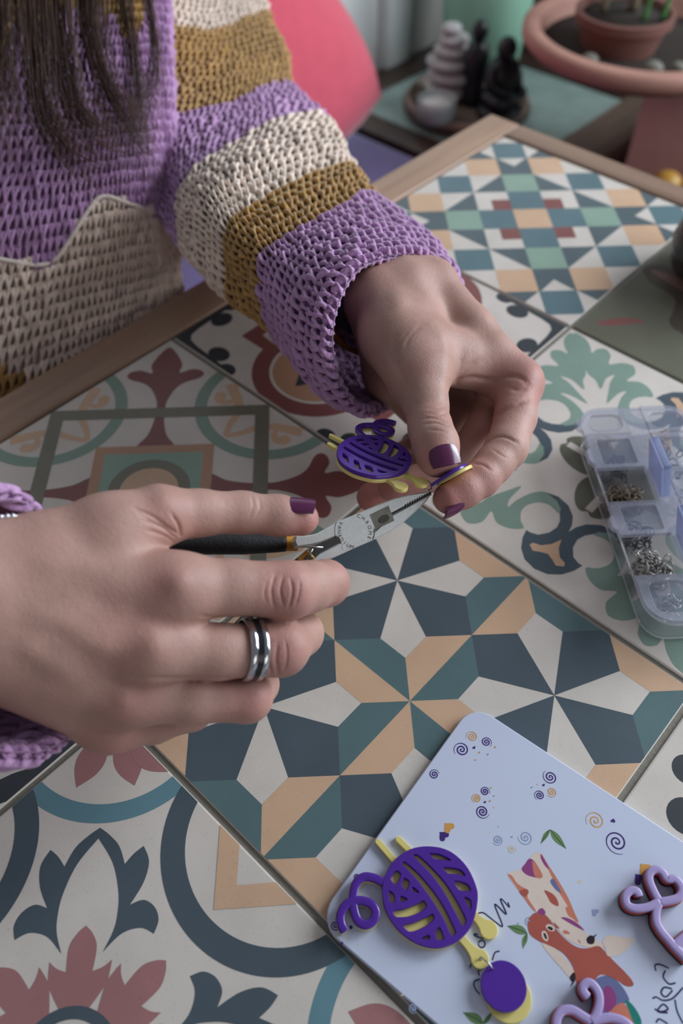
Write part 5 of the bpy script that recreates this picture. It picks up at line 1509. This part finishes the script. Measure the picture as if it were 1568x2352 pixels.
def findings(i, side, m_, n, r0, r1, word, hmax):
    a, b = bounds[i] + .006, bounds[i + 1] - .005; y0, y1 = (.0085, .023) if side == 0 else (.0435, .058)
    if i == 0: a += .004
    if i == 5: b -= .007; y0 += .004
    vf = []
    for k in range(n):
        R_ = fg.uniform(r0, r1); c = np.array([fg.uniform(a, b), fg.uniform(y0, y1), .0036 + fg.random() ** 1.3 * hmax])
        nr = unit(fg.normal(0, 1, 3) + [0, 0, .8]); fr = frame(nr, (0.3, 1, 0.1)); t = np.linspace(0, 2 * math.pi, 14, endpoint=False)
        P = c + R_ * (np.cos(t)[:, None] * fr[0] + np.sin(t)[:, None] * fr[1])
        P[:, 2] = np.maximum(P[:, 2], .0022)
        vf.append(tube(P, .00042, 5, closed=True))
    v, f = merge(vf)
    o = obj('jump_rings', BW(v), f, m_, None, loc=BW([[(a + b) / 2, (y0 + y1) / 2, .002]])[0]); tag(o, word, 'jump rings', 'findings in the compartment box', 'stuff')
spec_ = [(2, 0, bronze_f, 80, .0028, .0042, 'bronze jump rings in the first open compartment', .011), (4, 0, silver_f, 100, .0024, .0036, 'bright silver jump rings in the open compartment nearest the card', .015), (0, 0, gold_f, 22, .002, .003, 'copper findings under the far left lid', .006), (1, 0, gun_f, 30, .002, .003, 'grey rings under the second lid', .008),
         (3, 0, gun_f, 30, .0024, .0034, 'dark rings under the lid between the open compartments', .008), (5, 0, silver_f, 30, .002, .003, 'pale rings under the rounded near lid', .008), (0, 1, gold_f, 22, .002, .003, 'orange copper findings under the far right lid', .006), (1, 1, gun_f, 34, .002, .003, 'grey rings under the right column second lid', .009), (2, 1, silver_f, 24, .002, .003, 'silver rings under the right column third lid', .009)]
for q in spec_: findings(*q)

# ------------------------------------------------------------------ background
BZ = -0.305
# wall and white panelled door on the left
v, f = box(-0.76, -0.68, -2.6, 2.5, FLOOR_Z, 1.9); tag(obj('wall_left', v, f, wall_m, smooth=False), kind='structure')
v, f = box(-0.76, -0.25, 2.42, 2.5, FLOOR_Z, 1.9); v2, f2 = box(-0.25, 3.2, 2.42, 2.5, FLOOR_Z, -0.1)
tag(obj('wall_back', *merge([(v, f), (v2, f2)]), wall_m, smooth=False), kind='structure')
white_m = mat('white_lacquer', (226, 230, 228), 0.4, var=0.02, scale=4)
door = thing('door_1', 'white panelled door', 'door', (-0.68, 1.0, FLOOR_Z)); door['kind'] = 'structure'; del door['category']
y_ = 0.30
for wdt, dep in ((.10, .022), (.12, .006), (.05, .026), (.16, .006), (.05, .028), (.18, .006), (.045, .03), (.20, .006), (.07, .03)):
    v, f = box(-0.6795, -0.6795 + dep, y_, y_ + wdt, FLOOR_Z + .01, 1.3, bev=.002); obj('door_panel', v, f, white_m, door); y_ += wdt + .0005
# bench with purple seat pad
dark_w = wood('dark_wood', (48, 34, 28), (74, 54, 44), axis=1, rough=0.4)
bench = thing('bench', 'dark wooden bench under the purple seat pad', 'bench', (-0.4, 0.35, FLOOR_Z))
v, f = box(-0.66, -0.13, -0.5, 0.995, -0.40, -0.352, bev=.004); obj('seat', v, f, dark_w, bench)
for x in (-.64, -.19):
    for y in (-.46, .94):
        v, f = box(x, x + .045, y, y + .045, FLOOR_Z, -.4, bev=.003); obj('leg', v, f, dark_w, bench)
pad_m = mat('purple_cloth', (104, 98, 150), 0.85, var=0.05, bump=0.3, bscale=600, sheen=0.3)
v, f = box(-0.655, -0.135, -0.49, 0.985, -0.3515, -0.300, bev=.014); tag(obj('seat_pad', v, f, pad_m, loc=(-0.4, .25, -.3515)), 'flat violet seat pad on the bench', 'seat pad')
# red cushion leaning against the wall
red_m = mat('red_cloth', (214, 80, 100), 0.8, var=0.05, bump=0.25, bscale=700, sheen=0.4)
ns = 28; cv_ = []
corners_ = np.array([[-.475, .24, -.296], [-.505, 1.13, -.294], [-.59, .64, .26], [-.59, .30, .26]])
for s_side in (1, -1):
    for j in range(ns + 1):
        for i in range(ns + 1):
            sq_, tq_ = 2 * i / ns - 1, 2 * j / ns - 1
            a, b = .5 + .5 * sq_ * math.sqrt(1 - .30 * tq_ * tq_), .5 + .5 * tq_ * math.sqrt(1 - .30 * sq_ * sq_); ea, eb = i / ns, j / ns; p = (corners_[0] * (1 - a) + corners_[1] * a) * (1 - b) + (corners_[3] * (1 - a) + corners_[2] * a) * b
            th = .095 * (max(0, 1 - abs(2 * ea - 1) ** 3.2) * max(0, 1 - abs(2 * eb - 1) ** 3.2)) ** .5
            sag = 0.016 * math.sin(a * 9) * b * (1 - b)
            ctr = corners_.mean(0); pin = 1.0
            p = ctr + (p - ctr) * pin
            cv_.append([p[0] + s_side * th + sag, p[1], p[2]])
cv_ = np.array(cv_); m_ = (ns + 1) ** 2; fq = []
for j in range(ns):
    for i in range(ns):
        k = j * (ns + 1) + i; fq.append((k, k + 1, k + ns + 2, k + ns + 1)); fq.append((m_ + k, m_ + k + ns + 1, m_ + k + ns + 2, m_ + k + 1))
cush = thing('cushion', 'plump red cushion leaning on the violet seat pad', 'cushion', (-.52, .68, -.298))
obj('cover', cv_, fq, red_m, cush)
rim = [cv_[i] for i in range(ns + 1)] + [cv_[j * (ns + 1) + ns] for j in range(1, ns + 1)] + [cv_[ns * (ns + 1) + i] for i in range(ns - 1, -1, -1)] + [cv_[j * (ns + 1)] for j in range(ns - 1, 0, -1)]
v, f = tube(np.array(rim), .004, 8, closed=True); obj('piping', v, f, red_m, cush)
# low table with a sea-green top
side = thing('side_table', 'low wooden side table with a grey-green top, behind the tiled table', 'table', (-.42, 1.22, FLOOR_Z))
sw = wood('side_wood', (98, 80, 70), (126, 106, 94), axis=1, rough=0.5)
v, f = box(-.60, -.25, 1.055, 1.405, BZ - .02, BZ, bev=.001); obj('top_panel', v, f, mat('seagreen_top', (150, 170, 164), 0.35, var=0.12, scale=25), side)
for q in ((-.66, -.6005, 1.0, 1.46), (-.2495, -.165, 1.0, 1.46), (-.6, -.25, 1.0, 1.0545), (-.6, -.25, 1.4055, 1.46)):
    v, f = box(*q, BZ - .03, BZ + .004, bev=.002); obj('top_rail', v, f, sw if q[0] > -.3 else dark_w, side)
for x in (-.65, -.2):
    for y in (1.01, 1.41):
        v, f = box(x, x + .045, y, y + .045, FLOOR_Z, BZ - .03, bev=.002); obj('leg', v, f, dark_w, side)
# wooden tray with stones, figurines and a tealight
tc_ = np.array([-.435, 1.175]); TZ = BZ + .0045
tray = thing('round_tray', 'round brown wooden tray on the low side table', 'tray', (*tc_, TZ))
bark = wood('tray_wood', (112, 90, 80), (148, 124, 110), axis=0, rough=0.5)
v, f = lathe([(0.0, 0), (.100, 0), (.108, .004), (.110, .018), (.106, .024), (.101, .024), (.099, .016), (0.0, .015)], 64, (*tc_, TZ)); obj('dish', v, f, bark, tray)
v, f = lathe([(.1105, .006), (.1125, .007), (.1125, .013), (.1105, .014)], 64, (*tc_, TZ), closed=True); obj('rim_band', v, f, dark_w, tray)
ST_Z = TZ + .0158
sp_ = AZ(1028, 205, ST_Z + .01)[:2]
stone_m = mat('grey_stone', (178, 173, 172), 0.7, var=0.14, scale=60, bump=0.3, bscale=200)
zc = ST_Z
stack = [(.043, .026), (.040, .022), (.037, .020), (.031, .018), (.026, .016), (.018, .016)]
for k, (r_, h_) in enumerate(stack):
    prof = [(r_ * math.cos(t) ** .6 if math.cos(t) > 1e-6 else 0, h_ / 2 + h_ / 2 * math.sin(t)) for t in np.linspace(-math.pi / 2, math.pi / 2, 11)]
    v, f = lathe(prof, 32, (sp_[0] + .003 * math.sin(k * 2.1), sp_[1] + .003 * math.cos(k * 1.7), zc)); v[:, 0] = sp_[0] + (v[:, 0] - sp_[0]) * (1 + .06 * math.sin(k))
    pos = ['bottom and widest', 'second from the bottom', 'third from the bottom', 'third from the top', 'second from the top', 'small topmost'][k]
    tag(obj('balanced_stone', v, f, stone_m, loc=(sp_[0], sp_[1], zc)), f'flat grey stone, {pos} of the balanced stack on the tray', 'stone', 'balanced stones on the tray'); zc += h_ * .985
blk = mat('black_resin', (26, 26, 30), 0.4, var=0.08)
fp_ = AZ(1143, 262, ST_Z)[:2]
fig = thing('seated_figurine', 'small black seated figurine on the tray beside the stone stack', 'figurine', (*fp_, ST_Z))
v, f = lathe([(0, 0), (.036, 0), (.040, .006), (.037, .014), (.0, .016)], 32, (*fp_, ST_Z)); obj('base', v, f, blk, fig)
def blob(c, rx, ry, rz, n=20):
    t = np.linspace(-math.pi / 2, math.pi / 2, 13); v, f = lathe([(math.cos(q), math.sin(q)) for q in t], n, (0, 0, 0)); return v * [rx, ry, rz] + np.asarray(c), f
P3 = lambda x, y, z: (fp_[0] + x, fp_[1] + y, ST_Z + z)
FS = 1.22
P3 = lambda x, y, z: (fp_[0] + x * FS, fp_[1] + y * FS, ST_Z + z * FS)
v, f = merge([blob(P3(0, 0, .026), .034, .036, .014), blob(P3(.012, .022, .027), .018, .016, .011), blob(P3(.012, -.022, .027), .018, .016, .011)]); obj('crossed_legs', v, f, blk, fig)
obj('torso', *blob(P3(-.004, 0, .050), .024, .031, .034), blk, fig)
for s_ in (-1, 1):
    v, f = tube(catmull(np.array([P3(-.004, s_ * .022, .066), P3(.004, s_ * .030, .048), P3(.020, s_ * .012, .036)]), 5), .0065, 10); obj('arm', v, f, blk, fig)
obj('head', *blob(P3(0, 0, .086), .0165, .016, .019), blk, fig)
gp_ = AZ(1083, 235, ST_Z)[:2]
fig2 = thing('standing_figurine', 'tall slim black figurine between the stone stack and the seated figure', 'figurine', (*gp_, ST_Z))
v, f = lathe([(0, 0), (.022, 0), (.024, .01), (.017, .03), (.020, .055), (.021, .075), (.017, .092), (.009, .100), (0.0, .102)], 28, (*gp_, ST_Z)); obj('robe', v, f, blk, fig2)
obj('head', *blob((gp_[0], gp_[1], ST_Z + .115), .0135, .0135, .0175), blk, fig2)
lp_ = AZ(1000, 275, ST_Z)[:2]
tl = thing('tealight_holder', 'small clear glass tealight holder with a white candle on the tray', 'candle holder', (*lp_, ST_Z))
v, f = lathe([(0, 0), (.028, 0), (.032, .006), (.033, .036), (.0315, .037), (.030, .008), (0, .006)], 40, (*lp_, ST_Z)); obj('glass', v, f, clear('clear_glass', (196, 206, 206), 0.45, 0.05), tl)
v, f = lathe([(0, .0065), (.0275, .0065), (.0275, .026), (.026, .028), (0, .027)], 32, (*lp_, ST_Z)); obj('candle', v, f, mat('wax', (226, 222, 216), 0.5), tl)
# mint green pot
mp_ = AZ(1092, 178, BZ)[:2] + np.array([-.02, .04])
pot = thing('mint_pot', 'tall mint green plant pot behind the stone stack', 'plant pot', (*mp_, BZ + .0045))
v, f = lathe([(0, 0), (.066, 0), (.070, .004), (.080, .10), (.090, .20), (.094, .225), (.104, .226), (.106, .262), (.102, .265), (.096, .262), (.094, .235), (.0, .225)], 56, (*mp_, BZ + .0045)); obj('pot', v, f, mat('mint_glaze', (150, 196, 172), 0.45, var=0.03, scale=8), pot, sharp=50)
v, f = lathe([(0, .2265), (.0935, .2285), (.0935, .236), (0, .24)], 40, (*mp_, BZ + .0045)); obj('soil', v, f, mat('soil', (44, 36, 30), 0.95, bump=0.8, bscale=120), pot)
# terracotta bowl with a smaller pot, on a rosy pedestal
RZ = -0.10
bc_ = AZ(1478, 62, RZ)[:2]
terra_m = mat('terracotta', (168, 124, 110), 0.75, var=0.1, scale=14, bump=0.2, bscale=150)
ped = thing('pedestal', 'worn rose-coloured pedestal under the terracotta bowl', 'pedestal', (.02, 1.28, FLOOR_Z))
v, f = box(-.118, .16, 1.172, 1.40, FLOOR_Z, RZ - .0652, bev=.006); obj('block', v, f, mat('rose_plaster', (204, 172, 164), 0.8, var=0.2, scale=7, bump=0.2), ped)
bz0 = RZ - .065
bowl = thing('terracotta_bowl', 'wide terracotta bowl planter with a thick rim at the upper right', 'planter', (bc_[0], bc_[1], bz0))
h_ = RZ - bz0
v, f = lathe([(0, 0), (.07, 0), (.09, .006), (.150, h_ - .03), (.162, h_ - .026), (.172, h_ - .016), (.172, h_ - .004), (.166, h_), (.150, h_), (.146, h_ - .006), (.142, h_ - .03), (0, h_ - .04)], 72, (bc_[0], bc_[1], bz0)); obj('bowl', v, f, terra_m, bowl)
v, f = lathe([(0, h_ - .030), (.08, h_ - .027), (.1435, h_ - .026), (.1435, h_ - .036), (0, h_ - .038)], 56, (bc_[0], bc_[1], bz0)); obj('soil', v, f, mat('soil', (44, 36, 30)), bowl)
ip_ = AZ(1402, 130, RZ - .03)[:2] + np.array([-.01, .035])
inn = thing('small_pot', 'small terracotta pot standing inside the wide bowl', 'plant pot', (*ip_, RZ - .057))
v, f = lathe([(0, 0), (.045, 0), (.064, .062), (.070, .064), (.071, .076), (.064, .077), (.060, .066), (0, .062)], 44, (*ip_, RZ - .0565)); obj('pot', v, f, mat('terracotta_dark', (112, 74, 66), 0.75, var=0.12, scale=14), inn, sharp=50)
v, f = lathe([(0, .0625), (.0605, .0670), (.0605, .0690), (0, .070)], 36, (*ip_, RZ - .0565)); obj('soil', v, f, mat('soil', (44, 36, 30)), inn)
pl_ = thing('potted_plant', 'thin stems with green shoots growing from the small pot', 'plant', (*ip_, RZ + .0138))
stem_m = mat('stem', (112, 100, 80), 0.7, var=0.1); shoot_m = mat('shoot', (74, 128, 70), 0.5, var=0.15)
for k, (dx, dy, hh, mm, rd) in enumerate(((-.03, -.01, .16, stem_m, .006), (0.0, .02, .2, stem_m, .008), (.03, 0.0, .15, shoot_m, .004), (-.045, .02, .12, shoot_m, .004), (.05, .015, .13, shoot_m, .004))):
    b0 = np.array([ip_[0] + dx, ip_[1] + dy, RZ + .0140]); P = catmull(np.array([b0, b0 + [dx * .1, .004, hh * .5], b0 + [dx * .4, 0, hh]]), 6)
    v, f = tube(P, np.linspace(rd, rd * .6, len(P)), 8); st_ = obj('stem', v, f, mm, pl_)
    for q in range(3):
        a = q * 2.2 + k; L_ = .035; t0 = P[6 + 2 * q] if len(P) > 12 else P[-1]
        d = np.array([math.cos(a), math.sin(a), .5]); n_ = np.array([-math.sin(a), math.cos(a), 0])
        lv = [t0, t0 + d * L_ * .5 + n_ * .009, t0 + d * L_, t0 + d * L_ * .5 - n_ * .009, t0 + d * L_ * .5 + [0, 0, -.003]]
        obj('leaf', np.array(lv), [(0, 1, 4), (1, 2, 4), (2, 3, 4), (3, 0, 4)], shoot_m, st_)
# pebbles in the bowl
for k, (dx, dy, r_) in enumerate(((.06, -.07, .014), (.085, -.045, .011), (-.02, -.105, .012), (.10, 0.0, .013))):
    v, f = blob((bc_[0] + dx, bc_[1] + dy, RZ - .018), r_, r_ * .85, r_ * .6); tag(obj('pebble', v, f, mat('pebble', (120, 118, 108), 0.8, var=0.1), loc=(bc_[0] + dx, bc_[1] + dy, RZ - .02)), ['grey pebble on the bowl soil nearest the corner', 'grey pebble second along the bowl soil', 'grey pebble at the near rim of the bowl', 'grey pebble at the right of the bowl soil'][k], 'pebble', 'pebbles in the bowl')
# dark cabinet beyond, yellow ball, dark bowl at the table edge
cab = thing('cabinet', 'dark brown wooden cabinet in shadow behind the planters', 'cabinet', (-.2, 1.75, FLOOR_Z))
v, f = box(-.66, .75, 1.60, 1.95, FLOOR_Z, .02, bev=.004); obj('carcass', v, f, dark_w, cab)
for k in range(3):
    v, f = box(-.64 + k * .465, -.185 + k * .465, 1.582, 1.5995, FLOOR_Z + .06, 0.0, bev=.003); d_ = obj('door', v, f, dark_w, cab)
    v, f = blob((-.23 + k * .465, 1.572, -.25), .010, .010, .010); obj('knob', v, f, steel, d_)
yb = AZ(1538, 396, -.225)[:2]
yst = thing('yellow_pot', 'small mustard yellow pot behind the table edge at the right', 'plant pot', (*yb, FLOOR_Z))
v, f = lathe([(0, 0), (.05, 0), (.06, .02), (.03, .12), (.024, .30), (.022, .47), (.021, .49), (.020, .516), (.012, .523), (0, .524)], 32, (*yb, FLOOR_Z)); obj('vase', v, f, mat('mustard_glaze', (168, 126, 52), 0.4), yst)
dk = AZ(1662, 640, 0.0)[:2]
dbw = thing('dark_bowl', 'dark brown rounded bowl at the right edge of the table', 'bowl', (*dk, 0.0003))
v, f = lathe([(0, 0.0), (.028, 0.0), (.042, .010), (.046, .026), (.042, .042), (.034, .052), (.031, .052), (.037, .040), (.040, .026), (.034, .010), (0, .006)], 48, (*dk, 0.0003)); obj('shell', v, f, mat('dark_glaze', (40, 36, 34), 0.3, var=0.1, scale=20), dbw)
